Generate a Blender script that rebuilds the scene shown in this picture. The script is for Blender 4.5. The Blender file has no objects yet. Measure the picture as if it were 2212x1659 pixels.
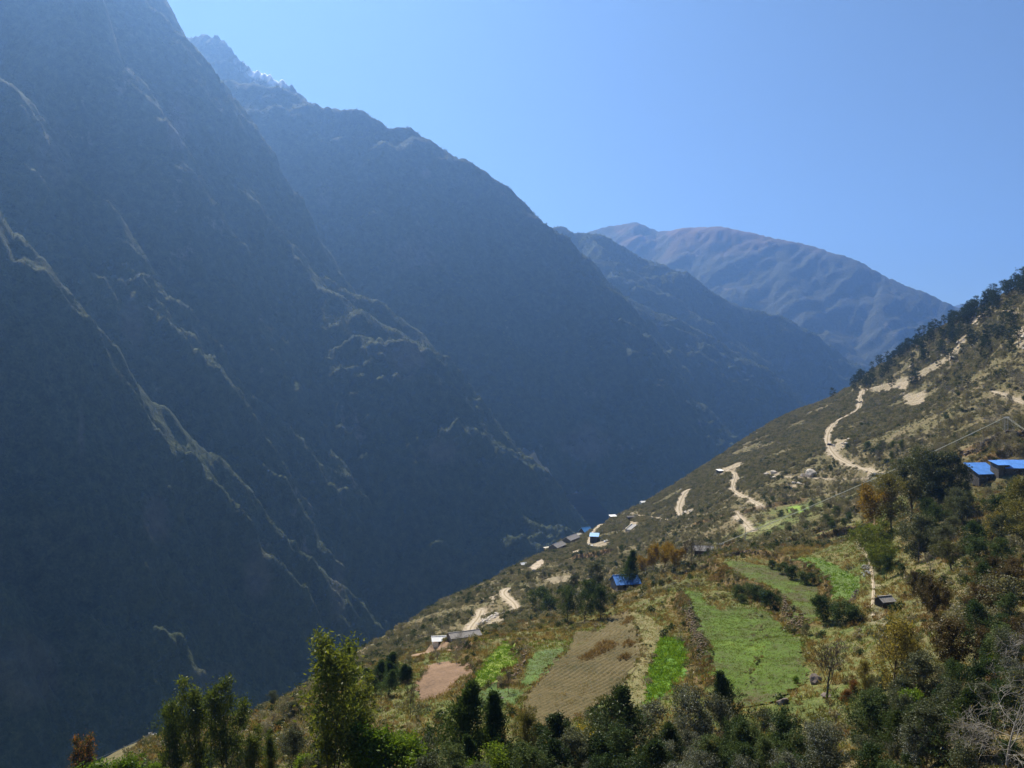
import bpy, math, random
import numpy as np
from mathutils import Vector, Matrix

# ------------------------------------------------------------------ camera, sky, sun, exposure
scene = bpy.context.scene
COL = scene.collection
R = math.radians
SUN_AZ, SUN_EL = -25.0, 49.0          # degrees: azimuth from straight ahead (+y), negative to the left

cam_d = bpy.data.cameras.new('camera')
cam_d.sensor_width = 36.0
cam_d.lens = 36.0 * 1841.0 / 2212.0
cam_d.clip_start, cam_d.clip_end = 1.0, 60000.0
cam = bpy.data.objects.new('camera', cam_d)
cam.rotation_euler = (R(90), 0, 0)
COL.objects.link(cam)
scene.camera = cam

world = bpy.data.worlds.new('World')
scene.world = world
world.use_nodes = True
wn = world.node_tree.nodes
wn.clear()
sky = wn.new('ShaderNodeTexSky')
sky.sky_type = 'NISHITA'
sky.sun_disc = False
sky.sun_elevation = R(SUN_EL)
sky.sun_rotation = R(SUN_AZ)
sky.altitude = 4000.0
sky.air_density = 1.15
sky.dust_density = 1.0
sky.ozone_density = 3.0
bg = wn.new('ShaderNodeBackground')
bg.inputs['Strength'].default_value = 0.05
wo = wn.new('ShaderNodeOutputWorld')
world.node_tree.links.new(sky.outputs[0], bg.inputs[0])
world.node_tree.links.new(bg.outputs[0], wo.inputs[0])

sun_d = bpy.data.lights.new('sun', 'SUN')
sun_d.energy = 5.0
sun_d.angle = R(0.53)
sun_d.color = (1.0, 0.93, 0.80)
sun = bpy.data.objects.new('sun', sun_d)
to_sun = Vector((math.sin(R(SUN_AZ)) * math.cos(R(SUN_EL)), math.cos(R(SUN_AZ)) * math.cos(R(SUN_EL)), math.sin(R(SUN_EL))))
sun.rotation_euler = to_sun.to_track_quat('Z', 'Y').to_euler()
sun.location = to_sun * 300
COL.objects.link(sun)

vs = scene.view_settings
vs.view_transform = 'Standard'
vs.look = 'None'
vs.exposure = 1.0
vs.gamma = 1.0
vs.use_curve_mapping = False
scene.render.engine = 'CYCLES'
scene.cycles.use_denoising = True
scene.cycles.max_bounces = 6
scene.cycles.diffuse_bounces = 2
scene.cycles.glossy_bounces = 2
scene.cycles.transmission_bounces = 3
scene.cycles.transparent_max_bounces = 8
scene.cycles.volume_bounces = 2
scene.cycles.sample_clamp_indirect = 3.0

# ------------------------------------------------------------------ helpers
PX = lambda px: (np.asarray(px, float) - 1106.0) / 1841.0     # photo column -> tangent to the right
PZ = lambda py: (829.5 - np.asarray(py, float)) / 1841.0      # photo row -> tangent upwards

def _hash(ix, iy, seed):
    h = (ix.astype(np.int64) * 374761393 + iy.astype(np.int64) * 668265263 + seed * 974634777) & 0xFFFFFFFF
    h = ((h ^ (h >> 13)) * 1274126177) & 0xFFFFFFFF
    return (h ^ (h >> 16)) & 0xFFFFFFFF

def noise2(x, y, seed=0):
    x = np.asarray(x, float); y = np.asarray(y, float)
    ix = np.floor(x); iy = np.floor(y)
    fx, fy = x - ix, y - iy
    u = fx * fx * fx * (fx * (fx * 6 - 15) + 10); v = fy * fy * fy * (fy * (fy * 6 - 15) + 10)
    def g(dx, dy):
        a = _hash(ix + dx, iy + dy, seed) * (2 * math.pi / 4294967296.0)
        return np.cos(a) * (fx - dx) + np.sin(a) * (fy - dy)
    n0 = g(0, 0) * (1 - u) + g(1, 0) * u
    n1 = g(0, 1) * (1 - u) + g(1, 1) * u
    return (n0 * (1 - v) + n1 * v) * 1.5

def fbm(x, y, octs=5, gain=0.5, lac=2.03, seed=0):
    s, a, t = 0, 1.0, 0
    for k in range(octs):
        s = s + a * noise2(x, y, seed + k * 17); t += a
        x, y, a = x * lac + 13.7, y * lac + 7.3, a * gain
    return s / t

def ridged(x, y, octs=5, gain=0.5, lac=2.1, seed=0):
    s, a, t, w = 0, 1.0, 0, 1.0
    for k in range(octs):
        n = 1 - np.abs(noise2(x, y, seed + k * 31))
        n = n * n * w
        w = np.clip(n * 1.6, 0, 1)
        s = s + a * n; t += a
        x, y, a = x * lac + 3.1, y * lac + 9.7, a * gain
    return s / t

def smooth(t):
    t = np.clip(t, 0, 1)
    return t * t * (3 - 2 * t)

def mesh_np(name, verts, faces, mat=None, shade=True):
    """verts (n,3), faces (m,k) -> mesh"""
    me = bpy.data.meshes.new(name)
    verts = np.asarray(verts, np.float32); faces = np.asarray(faces, np.int32)
    m, k = faces.shape
    me.vertices.add(len(verts)); me.vertices.foreach_set('co', verts.ravel())
    me.loops.add(m * k); me.loops.foreach_set('vertex_index', faces.ravel())
    me.polygons.add(m)
    me.polygons.foreach_set('loop_start', np.arange(0, m * k, k, dtype=np.int32))
    me.update(calc_edges=True)
    if shade:
        me.polygons.foreach_set('use_smooth', np.ones(m, dtype=bool))
    if mat: me.materials.append(mat)
    return me

def link(name, me, parent=None, loc=None):
    o = bpy.data.objects.new(name, me)
    COL.objects.link(o)
    if parent: o.parent = parent
    if loc is not None: o.location = loc
    return o

def thing(name, label, cat, loc=(0, 0, 0), rz=0.0, group=None):
    o = bpy.data.objects.new(name, None)
    o.empty_display_size = 0.5
    o.location = loc; o.rotation_euler = (0, 0, rz)
    o['label'] = label; o['category'] = cat
    if group: o['group'] = group
    COL.objects.link(o)
    return o

def tag(o, label=None, cat=None, group=None, kind=None):
    if label: o['label'] = label
    if cat: o['category'] = cat
    if group: o['group'] = group
    if kind: o['kind'] = kind
    return o

class MB:
    """collects boxes, bars, prisms and tubes into one mesh"""
    def __init__(s): s.v, s.f = [], []
    def poly(s, pts, faces):
        n = len(s.v); s.v += [tuple(p) for p in pts]; s.f += [tuple(i + n for i in f) for f in faces]
    def box(s, x0, x1, y0, y1, z0, z1):
        s.poly([(x0, y0, z0), (x1, y0, z0), (x1, y1, z0), (x0, y1, z0), (x0, y0, z1), (x1, y0, z1), (x1, y1, z1), (x0, y1, z1)],
               [(0, 3, 2, 1), (4, 5, 6, 7), (0, 1, 5, 4), (1, 2, 6, 5), (2, 3, 7, 6), (3, 0, 4, 7)])
    def prism(s, pts, axis_from, axis_to, plane='yz'):
        """outline pts extruded along the remaining axis"""
        n = len(pts)
        def p3(p, t):
            return (t, p[0], p[1]) if plane == 'yz' else ((p[0], t, p[1]) if plane == 'xz' else (p[0], p[1], t))
        vs_ = [p3(p, axis_from) for p in pts] + [p3(p, axis_to) for p in pts]
        s.poly(vs_, [tuple(range(n - 1, -1, -1)), tuple(range(n, 2 * n))] + [(i, (i + 1) % n, n + (i + 1) % n, n + i) for i in range(n)])
    def tube(s, pts, rad, sides=6, cap=True):
        pts = [Vector(p) for p in pts]
        n0 = len(s.v); n = len(pts)
        if not hasattr(rad, '__len__'): rad = [rad] * n
        for i, p in enumerate(pts):
            d = (pts[min(i + 1, n - 1)] - pts[max(i - 1, 0)])
            if d.length < 1e-6: d = Vector((0, 0, 1))
            d.normalize()
            a = d.cross(Vector((0, 0, 1)) if abs(d.z) < 0.9 else Vector((1, 0, 0))).normalized(); b = d.cross(a)
            for k in range(sides):
                t = 2 * math.pi * k / sides
                s.v.append(tuple(p + (a * math.cos(t) + b * math.sin(t)) * rad[i]))
        for i in range(n - 1):
            for k in range(sides):
                k2 = (k + 1) % sides
                s.f.append((n0 + i * sides + k, n0 + i * sides + k2, n0 + (i + 1) * sides + k2, n0 + (i + 1) * sides + k))
        if cap:
            s.f.append(tuple(n0 + k for k in range(sides - 1, -1, -1)))
            s.f.append(tuple(n0 + (n - 1) * sides + k for k in range(sides)))
    def mesh(s, name, mat, smooth_=False):
        me = bpy.data.meshes.new(name)
        me.from_pydata(s.v, [], s.f)
        me.update()
        if smooth_: me.polygons.foreach_set('use_smooth', np.ones(len(me.polygons), dtype=bool))
        if mat: me.materials.append(mat)
        return me
    def build(s, name, mat, parent=None, smooth_=False):
        return link(name, s.mesh(name, mat, smooth_), parent)

# ------------------------------------------------------------------ materials
def new_mat(name):
    m = bpy.data.materials.new(name); m.use_nodes = True
    nt = m.node_tree; nt.nodes.clear()
    out = nt.nodes.new('ShaderNodeOutputMaterial')
    return m, nt, out

def N(nt, typ, **kw):
    n = nt.nodes.new(typ)
    for k, v in kw.items():
        if k in n.inputs.keys(): n.inputs[k].default_value = v
        else: setattr(n, k, v)
    return n

def L(nt, a, b): nt.links.new(a, b)

def noise_node(nt, scale, detail=4, rough=0.55, vec=None, dist=0.0):
    n = N(nt, 'ShaderNodeTexNoise'); n.inputs['Scale'].default_value = scale
    n.inputs['Detail'].default_value = detail; n.inputs['Roughness'].default_value = rough
    n.inputs['Distortion'].default_value = dist
    if vec is not None: L(nt, vec, n.inputs['Vector'])
    return n.outputs['Fac']

def ramp(nt, fac, stops):
    r = N(nt, 'ShaderNodeValToRGB')
    e = r.color_ramp.elements
    while len(e) < len(stops): e.new(0.5)
    for i, (p, c) in enumerate(stops):
        e[i].position = p; e[i].color = (*c, 1) if len(c) == 3 else c
    L(nt, fac, r.inputs['Fac'])
    return r.outputs['Color']

def mixc(nt, fac, a, b, mode='MIX'):
    m = N(nt, 'ShaderNodeMix', data_type='RGBA', blend_type=mode)
    for sock, v in ((m.inputs[0], fac), (m.inputs[6], a), (m.inputs[7], b)):
        if hasattr(v, 'links'): L(nt, v, sock)
        elif isinstance(v, (tuple, list)): sock.default_value = (*v, 1)
        else: sock.default_value = v
    return m.outputs[2]

def math_node(nt, op, a, b=None, clamp=False):
    m = N(nt, 'ShaderNodeMath', operation=op, use_clamp=clamp)
    for i, v in enumerate((a, b)):
        if v is None: continue
        if hasattr(v, 'links'): L(nt, v, m.inputs[i])
        else: m.inputs[i].default_value = v
    return m.outputs[0]

def obj_coord(nt, scale=None):
    tc = N(nt, 'ShaderNodeNewGeometry')
    out = tc.outputs['Position']
    if scale:
        mp = N(nt, 'ShaderNodeMapping'); mp.inputs['Scale'].default_value = scale
        L(nt, out, mp.inputs['Vector']); out = mp.outputs[0]
    return out

def bump(nt, height, strength, dist):
    b = N(nt, 'ShaderNodeBump'); b.inputs['Strength'].default_value = strength; b.inputs['Distance'].default_value = dist
    L(nt, height, b.inputs['Height'])
    return b.outputs['Normal']

def simple_mat(name, col, rough=0.8, var=0.25, scale=1.2, spec=0.3, metal=0.0, bumps=0.0):
    m, nt, out = new_mat(name)
    p = N(nt, 'ShaderNodeBsdfPrincipled', Roughness=rough, Metallic=metal)
    p.inputs['Specular IOR Level'].default_value = spec
    f = noise_node(nt, scale, 5, 0.6, obj_coord(nt))
    c = ramp(nt, f, [(0.3, tuple(x * (1 - var) for x in col)), (0.7, tuple(min(1, x * (1 + var)) for x in col))])
    L(nt, c, p.inputs['Base Color'])
    if bumps: L(nt, bump(nt, f, 0.6, bumps), p.inputs['Normal'])
    L(nt, p.outputs[0], out.inputs[0])
    return m

def leaf_mat(name, cols, trans=0.35, gloss=0.12, rough=0.4, spread=0.5):
    """leaves: diffuse + light shining through, colour varies leaf by leaf and plant by plant"""
    m, nt, out = new_mat(name)
    g = N(nt, 'ShaderNodeNewGeometry'); oi = N(nt, 'ShaderNodeObjectInfo')
    f = math_node(nt, 'ADD', math_node(nt, 'MULTIPLY', g.outputs['Random Per Island'], spread), math_node(nt, 'MULTIPLY', oi.outputs['Random'], 1 - spread))
    n = len(cols)
    c = ramp(nt, f, [(0.12 + 0.76 * i / max(1, n - 1), cols[i]) for i in range(n)])
    d = N(nt, 'ShaderNodeBsdfDiffuse'); L(nt, c, d.inputs['Color'])
    t = N(nt, 'ShaderNodeBsdfTranslucent')
    tcol = mixc(nt, 1.0, c, (1.35, 1.25, 0.55), 'MULTIPLY')
    L(nt, tcol, t.inputs['Color'])
    mx = N(nt, 'ShaderNodeMixShader'); mx.inputs[0].default_value = trans
    L(nt, d.outputs[0], mx.inputs[1]); L(nt, t.outputs[0], mx.inputs[2])
    gl = N(nt, 'ShaderNodeBsdfAnisotropic'); gl.inputs['Roughness'].default_value = rough
    gl.inputs['Color'].default_value = (0.6, 0.6, 0.55, 1)
    m2 = N(nt, 'ShaderNodeMixShader'); m2.inputs[0].default_value = gloss * 0.18
    L(nt, mx.outputs[0], m2.inputs[1]); L(nt, gl.outputs[0], m2.inputs[2])
    L(nt, m2.outputs[0], out.inputs[0])
    return m

# ------------------------------------------------------------------ the far side of the gorge: ridges as 3-D crest lines
def crest(pts):
    """(photo column, photo row, metres ahead) -> crest line in the world"""
    a = np.array(pts, float)
    return np.stack([PX(a[:, 0]) * a[:, 2], a[:, 2], PZ(a[:, 1]) * a[:, 2]], 1)

def ridge_height(x, y, crests):
    """height field: the highest of all crests, each falling away to both sides"""
    best = np.full(x.shape, -3000.0); near = np.full(x.shape, 1e9)
    for pts, slope, rnd in crests:
        p = crest(pts)
        # densify
        seg = [p[0]]
        for a, b in zip(p[:-1], p[1:]):
            n = max(1, int(np.linalg.norm((b - a)[:2]) / 60))
            for k in range(1, n + 1): seg.append(a + (b - a) * k / n)
        p = np.array(seg)
        d2 = np.full(x.shape, 1e18); zc = np.zeros(x.shape); 
        val = np.full(x.shape, -1e9)
        for a, b in zip(p[:-1], p[1:]):
            ab = b - a; l2 = ab[0] ** 2 + ab[1] ** 2
            t = np.clip(((x - a[0]) * ab[0] + (y - a[1]) * ab[1]) / max(l2, 1e-6), 0, 1)
            dx = x - (a[0] + t * ab[0]); dy = y - (a[1] + t * ab[1])
            dist = np.sqrt(dx * dx + dy * dy + rnd * rnd) - rnd
            v = a[2] + t * ab[2] - slope * dist
            up = v > val
            val = np.where(up, v, val); d2 = np.where(up, dist, d2)
        up = val > best
        near = np.where(up, d2, near)
        best = np.maximum(best, val)
    return best, near

def polar_grid(x0, x1, nx, d0, d1, nd):
    X = np.linspace(x0, x1, nx); D = np.exp(np.linspace(math.log(d0), math.log(d1), nd))
    XX, DD = np.meshgrid(X, D)
    return XX * DD, DD

def grid_faces(nr, nc):
    i = np.arange(nr * nc).reshape(nr, nc)
    return np.stack([i[:-1, :-1].ravel(), i[:-1, 1:].ravel(), i[1:, 1:].ravel(), i[1:, :-1].ravel()], 1)

def rock_material(name, veg, rock, rock_at=0.56, red=None):
    m, nt, out = new_mat(name)
    p = N(nt, 'ShaderNodeBsdfPrincipled', Roughness=0.95)
    p.inputs['Specular IOR Level'].default_value = 0.1
    pos = obj_coord(nt)
    streak = noise_node(nt, 1.0, 7, 0.62, obj_coord(nt, (0.011, 0.011, 0.0035)), 0.6)
    big = noise_node(nt, 0.0042, 5, 0.6, pos)
    fine = noise_node(nt, 0.06, 5, 0.7, pos)
    speck = noise_node(nt, 0.25, 3, 0.7, pos)
    f = math_node(nt, 'ADD', math_node(nt, 'MULTIPLY', streak, 0.55), math_node(nt, 'MULTIPLY', big, 0.45))
    f = math_node(nt, 'ADD', f, math_node(nt, 'MULTIPLY', math_node(nt, 'SUBTRACT', fine, 0.5), 0.16))
    k = ramp(nt, f, [(rock_at, (0, 0, 0)), (rock_at + 0.1, (1, 1, 1))])
    vc = ramp(nt, math_node(nt, 'ADD', math_node(nt, 'MULTIPLY', fine, 0.6), math_node(nt, 'MULTIPLY', speck, 0.4)),
              [(0.32, tuple(c * 0.45 for c in veg)), (0.5, veg), (0.68, (veg[0] * 1.8, veg[1] * 1.6, veg[2] * 1.6))])
    rc = ramp(nt, fine, [(0.3, tuple(c * 0.55 for c in rock)), (0.7, rock)])
    c = mixc(nt, k, vc, rc)
    a = N(nt, 'ShaderNodeAttribute', attribute_name='cover')
    sep = N(nt, 'ShaderNodeSeparateColor'); L(nt, a.outputs['Color'], sep.inputs[0])
    c = mixc(nt, sep.outputs[0], c, (0.95, 0.96, 0.98))            # snow
    if red: c = mixc(nt, math_node(nt, 'MULTIPLY', sep.outputs[1], 0.5), c, red)                    # autumn heath on the tops
    c = mixc(nt, math_node(nt, 'MULTIPLY', sep.outputs[2], 0.85), c, rc)   # bare cliffs
    L(nt, c, p.inputs['Base Color'])
    h = math_node(nt, 'ADD', math_node(nt, 'MULTIPLY', fine, 10.0), math_node(nt, 'MULTIPLY', speck, 3.0))
    L(nt, bump(nt, h, 0.9, 1.0), p.inputs['Normal'])
    L(nt, p.outputs[0], out.inputs[0])
    return m

VALLEY = -640.0

def mountain(name, crests, x0, x1, nx, d0, d1, nd, amp, wav, mat, seed, snow=None, redz=None, cliffs=(), label=None, jag=6.0):
    x, y = polar_grid(x0, x1, nx, d0, d1, nd)
    # wander the plan so crests and gullies are not straight
    wx = x + wav * 0.22 * fbm(x / wav, y / wav, 3, seed=seed + 5); wy = y + wav * 0.22 * fbm(x / wav + 40, y / wav, 3, seed=seed + 9)
    z, near = ridge_height(wx * 0.35 + x * 0.65, wy * 0.35 + y * 0.65, crests)
    damp = 0.16 + 0.84 * smooth(near / (wav * 0.42))
    ca, sa = math.cos(0.5), math.sin(0.5)
    u, v = x * ca + y * sa, -x * sa + y * ca
    r1 = ridged(u / (wav * 2.4), v / wav, 6, 0.52, seed=seed) - 0.5
    r2 = fbm(x / (wav * 0.13), y / (wav * 0.13), 4, 0.6, seed=seed + 77)
    z = z + amp * r1 * damp + amp * 0.24 * r2 * (0.4 + 0.6 * damp) + jag * (ridged(x / 55, y / 55, 4, 0.6, seed=seed + 41) - 0.55)
    z = z + amp * 0.45 * (ridged(u / (wav * 1.1), v / (wav * 0.33), 4, 0.5, seed=seed + 13) - 0.55) * (0.25 + 0.75 * damp)
    # rock steps
    zz = z + amp * 0.4 * fbm(x / (wav * 0.7), y / (wav * 0.7), 3, seed=seed + 3)
    z = z + amp * 0.035 * np.sin(zz / (amp * 0.33)) * damp
    z = np.maximum(z, VALLEY - 60)
    verts = np.stack([x.ravel(), y.ravel(), z.ravel()], 1)
    me = mesh_np(name, verts, grid_faces(*x.shape), mat)
    cov = np.zeros((x.size, 4), np.float32); cov[:, 3] = 1
    if snow is not None:
        cov[:, 0] = snow(x, y, z).ravel()
    if redz is not None:
        n_ = fbm(x / 260, y / 260, 5, 0.6, seed=seed + 60)
        cov[:, 1] = (smooth((z + 190 * n_ - redz[0]) / redz[1]) * smooth((x / y + 0.12 * n_ - 0.13) / 0.06)).ravel()
    if len(cliffs):
        ang_x, ang_z = x / y, z / y
        c = np.zeros(x.shape)
        for (px, py, rx, ry, s) in cliffs:
            c = np.maximum(c, s * smooth(1.3 - np.hypot((ang_x - PX(px)) / (rx / 1841.0), (ang_z - PZ(py)) / (ry / 1841.0)) + 0.9 * fbm(x / 70, z / 160 + y / 200, 4, 0.6, seed=seed + 21)))
        cov[:, 2] = c.ravel()
    at = me.color_attributes.new('cover', 'FLOAT_COLOR', 'POINT')
    at.data.foreach_set('color', cov.ravel())
    o = link(name, me)
    tag(o, label, kind='structure')
    return o, x, y, z

M_near = rock_material('gorge_wall_rock', (0.045, 0.058, 0.026), (0.20, 0.175, 0.155), 0.60)
M_mid = rock_material('ridge_rock', (0.042, 0.056, 0.026), (0.19, 0.17, 0.15), 0.62)
M_far = rock_material('far_ridge_rock', (0.045, 0.05, 0.03), (0.2, 0.175, 0.15), 0.6, red=(0.24, 0.13, 0.08))

near_crests = [
    ([(200, 765, 1245), (188, 850, 1225), (192, 900, 1215), (172, 1000, 1205), (160, 1150, 1200), (200, 1300, 1200)], 2.0, 12),
    ([(560, 480, 2240), (640, 560, 2180), (700, 680, 2150), (760, 800, 2150), (830, 900, 2160), (900, 1040, 2190), (960, 1150, 2210)], 1.9, 14),
    ([(915, 740, 2300), (960, 830, 2230), (1010, 930, 2200), (1050, 1040, 2200), (1080, 1140, 2210)], 1.9, 14),
    ([(470, 1080, 1400), (430, 1160, 1380), (470, 1290, 1390), (540, 1400, 1400)], 1.9, 12),
    ([(-700, 700, 840), (-350, 900, 850), (-120, 1120, 860), (60, 1380, 880), (200, 1560, 900), (330, 1750, 920)], 1.7, 4),
    ([(-420, 430, 1090), (-250, 560, 1090), (-120, 700, 1100), (-20, 860, 1120), (60, 1040, 1150), (140, 1270, 1190), (260, 1560, 1230)], 1.8, 4),
    ([(-60, 330, 1170), (40, 500, 1195), (110, 600, 1215), (190, 740, 1240), (290, 830, 1290), (350, 880, 1320), (445, 985, 1370), (470, 1060, 1400), (482, 1140, 1430), (520, 1260, 1460), (620, 1430, 1500)], 1.8, 22),
    ([(300, 840, 1341), (380, 950, 1329), (420, 1010, 1331), (470, 1080, 1334)], 1.7, 25),
    ([(-180, 20, 1560), (-60, 120, 1570), (0, 178, 1575), (60, 262, 1580), (150, 360, 1590), (233, 443, 1600), (310, 560, 1615), (410, 700, 1650), (470, 770, 1680), (560, 855, 1720), (630, 930, 1750), (700, 970, 1780), (760, 1035, 1800), (830, 1110, 1820), (900, 1185, 1840), (990, 1320, 1860)], 1.6, 22),
    ([(200, -60, 2009), (270, 150, 2003), (340, 330, 2005), (430, 470, 2017), (490, 600, 2039), (560, 660, 2081), (640, 750, 2124), (680, 830, 2167), (720, 910, 2205), (770, 975, 2243), (850, 1090, 2287), (950, 1240, 2332)], 1.7, 26),
    ([(100, -420, 2500), (200, -180, 2426), (285, -5, 2361), (312, 40, 2336), (332, 66, 2332), (400, 165, 2307), (432, 260, 2292), (480, 370, 2277), (560, 470, 2272), (640, 550, 2277), (720, 605, 2303), (810, 650, 2329), (895, 705, 2355), (925, 780, 2370), (1000, 890, 2386), (1060, 990, 2402), (1110, 1065, 2418), (1200, 1200, 2444)], 1.6, 20),
    ([(650, 560, 2235), (700, 625, 2190), (770, 670, 2165), (840, 705, 2160), (885, 730, 2165)], 1.25, 48),
    ([(250, 20, 2950), (330, 68, 2900), (358, 63, 2880), (380, 90, 2860), (440, 150, 2840), (455, 210, 2820), (500, 350, 2800), (560, 480, 2780), (660, 640, 2760), (760, 800, 2740)], 1.5, 19),
]
mid_crests = [
    ([(330, 150, 3300), (445, 150, 3250), (480, 175, 3240), (540, 180, 3230), (600, 190, 3230), (650, 206, 3230), (700, 235, 3230), (790, 238, 3240), (840, 270, 3250), (880, 276, 3260), (1000, 345, 3280), (1100, 412, 3300), (1140, 444, 3310), (1188, 488, 3320), (1175, 587, 3260), (1204, 605, 3250), (1247, 635, 3250), (1284, 669, 3250), (1327, 709, 3260), (1370, 749, 3270), (1397, 789, 3280), (1440, 822, 3290), (1474, 852, 3300), (1530, 900, 3320), (1600, 950, 3340), (1700, 1040, 3360)], 1.35, 14),
    ([(1188, 488, 3320), (1244, 542, 3480), (1277, 582, 3560), (1300, 612, 3600), (1347, 639, 3640), (1400, 665, 3680), (1437, 675, 3700), (1530, 725, 3750), (1620, 775, 3800), (1680, 830, 3830), (1720, 900, 3850), (1780, 1000, 3870)], 1.25, 40),
    ([(880, 276, 3260), (940, 420, 3080), (1000, 600, 2960), (1060, 780, 2880), (1120, 960, 2830), (1200, 1110, 2800)], 1.35, 30),
    ([(1150, 500, 4635), (1196, 492, 4598), (1215, 487, 4588), (1240, 500, 4578), (1268, 502, 4569), (1300, 512, 4569), (1345, 532, 4560), (1400, 560, 4560), (1470, 590, 4560), (1560, 640, 4578), (1640, 672, 4598), (1700, 692, 4617), (1790, 742, 4635), (1850, 792, 4654), (1920, 880, 4683)], 1.25, 30),
    ([(1268, 502, 4569), (1300, 545, 4352), (1400, 610, 4314), (1500, 670, 4294), (1600, 735, 4294), (1690, 800, 4314), (1760, 870, 4333)], 1.25, 30),
]
peak_crests = [
    ([(250, 90, 4028), (340, 88, 3952), (386, 86, 3876), (400, 82, 3860), (420, 78, 3838), (441, 76, 3822), (470, 80, 3800), (484, 88, 3792), (500, 112, 3777), (530, 146, 3754), (550, 158, 3739), (560, 156, 3731), (578, 160, 3716), (612, 171, 3693), (632, 186, 3670), (655, 210, 3648), (760, 330, 3572), (860, 450, 3496)], 1.3, 8),
]
far_crests = [
    ([(1050, 570, 7675), (1180, 520, 7394), (1270, 502, 7301), (1320, 488, 7207), (1370, 480, 7114), (1420, 500, 7020), (1480, 493, 6880), (1550, 490, 6739), (1610, 500, 6646), (1680, 516, 6552), (1750, 531, 6458), (1830, 556, 6318), (1900, 592, 6178), (1980, 626, 6037), (2060, 662, 5897), (2130, 702, 5756), (2230, 760, 5522), (2400, 860, 5148)], 0.95, 60),
    ([(1480, 493, 6880), (1450, 560, 6458), (1500, 640, 6084), (1580, 720, 5803), (1660, 800, 5616)], 0.95, 40),
    ([(1680, 516, 6552), (1700, 600, 6084), (1760, 690, 5710), (1840, 770, 5429), (1900, 850, 5288)], 0.95, 40),
    ([(1900, 592, 6178), (1900, 680, 5710), (1950, 760, 5429), (2000, 850, 5242)], 0.95, 40),
    ([(1900, 700, 10091), (2000, 672, 10091), (2080, 657, 10004), (2112, 652, 10004), (2150, 660, 10004), (2300, 640, 10004), (2500, 620, 10004)], 0.7, 60),
]

near_cliffs = [(385, 265, 26, 60, 0.8), (520, 140, 10, 20, .4), (950, 980, 60, 40, .5), (880, 770, 40, 45, .6), (175, 930, 10, 60, .35), (340, 1120, 30, 50, .55), (120, 330, 60, 80, .35), (290, 690, 30, 70, .45), (60, 1450, 70, 90, .35), (560, 1240, 30, 60, .35), (730, 1280, 18, 80, .4), (450, 1480, 60, 60, .3)]
mid_cliffs = [(900, 540, 60, 50, .55), (1270, 955, 70, 35, .7), (920, 372, 16, 14, .7), (700, 420, 20, 40, .35)]

gorge_wall, gx, gy, gz = mountain('gorge_wall', near_crests, -1.0, 0.12, 540, 600, 3300, 500, 105, 270, M_near, 11, cliffs=near_cliffs)
mid_ridge, mx_, my_, mz_ = mountain('wooded_ridge', mid_crests, -0.5, 0.5, 410, 2450, 5400, 300, 120, 380, M_mid, 23, cliffs=mid_cliffs)

def snow_f(x, y, z):
    ax, az = x / y, z / y
    n = fbm(x / 50, z / 50 + y / 90, 4, 0.65, seed=5)
    s1 = smooth(1.35 - np.hypot((ax - PX(552)) / 0.011, (az - PZ(160)) / 0.0065) + 0.9 * n)
    s2 = smooth(1.3 - np.hypot((ax - PX(598)) / 0.013, (az - PZ(176) - 0.25 * (ax - PX(598))) / 0.003) + 0.7 * n)
    s3 = smooth(1.3 - np.hypot((ax - PX(572)) / 0.012, (az - PZ(170) + 0.28 * (ax - PX(572))) / 0.003) + 0.7 * n)
    s4 = smooth(1.4 - np.hypot((ax - PX(580)) / 0.022, (az - PZ(163) + 0.28 * (ax - PX(580))) / 0.010) + 1.1 * n)
    return np.maximum(np.maximum(s1, s2), np.maximum(s3, s4))

snow_peak = mountain('snow_peak', peak_crests, -0.5, -0.12, 240, 3250, 4200, 140, 60, 150, M_near, 37, snow=snow_f, jag=32.0)[0]
far_ridge, fx_, fy_, fz_ = mountain('far_ridge', far_crests, -0.1, 0.85, 400, 4700, 10600, 270, 62, 300, M_far, 51, redz=(860, 380))

# valley floor reaching to the horizon, the river at the bottom of the gorge
M_floor = simple_mat('valley_floor_soil', (0.09, 0.085, 0.06), 0.95, 0.3, 0.01)
g = MB(); g.poly([(-4150, -650, VALLEY), (9350, -650, VALLEY), (9350, 10850, VALLEY), (-4150, 10850, VALLEY)], [(0, 1, 2, 3)])
tag(g.build('ground', M_floor), 'dark valley floor at the foot of the gorge', kind='structure')

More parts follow.
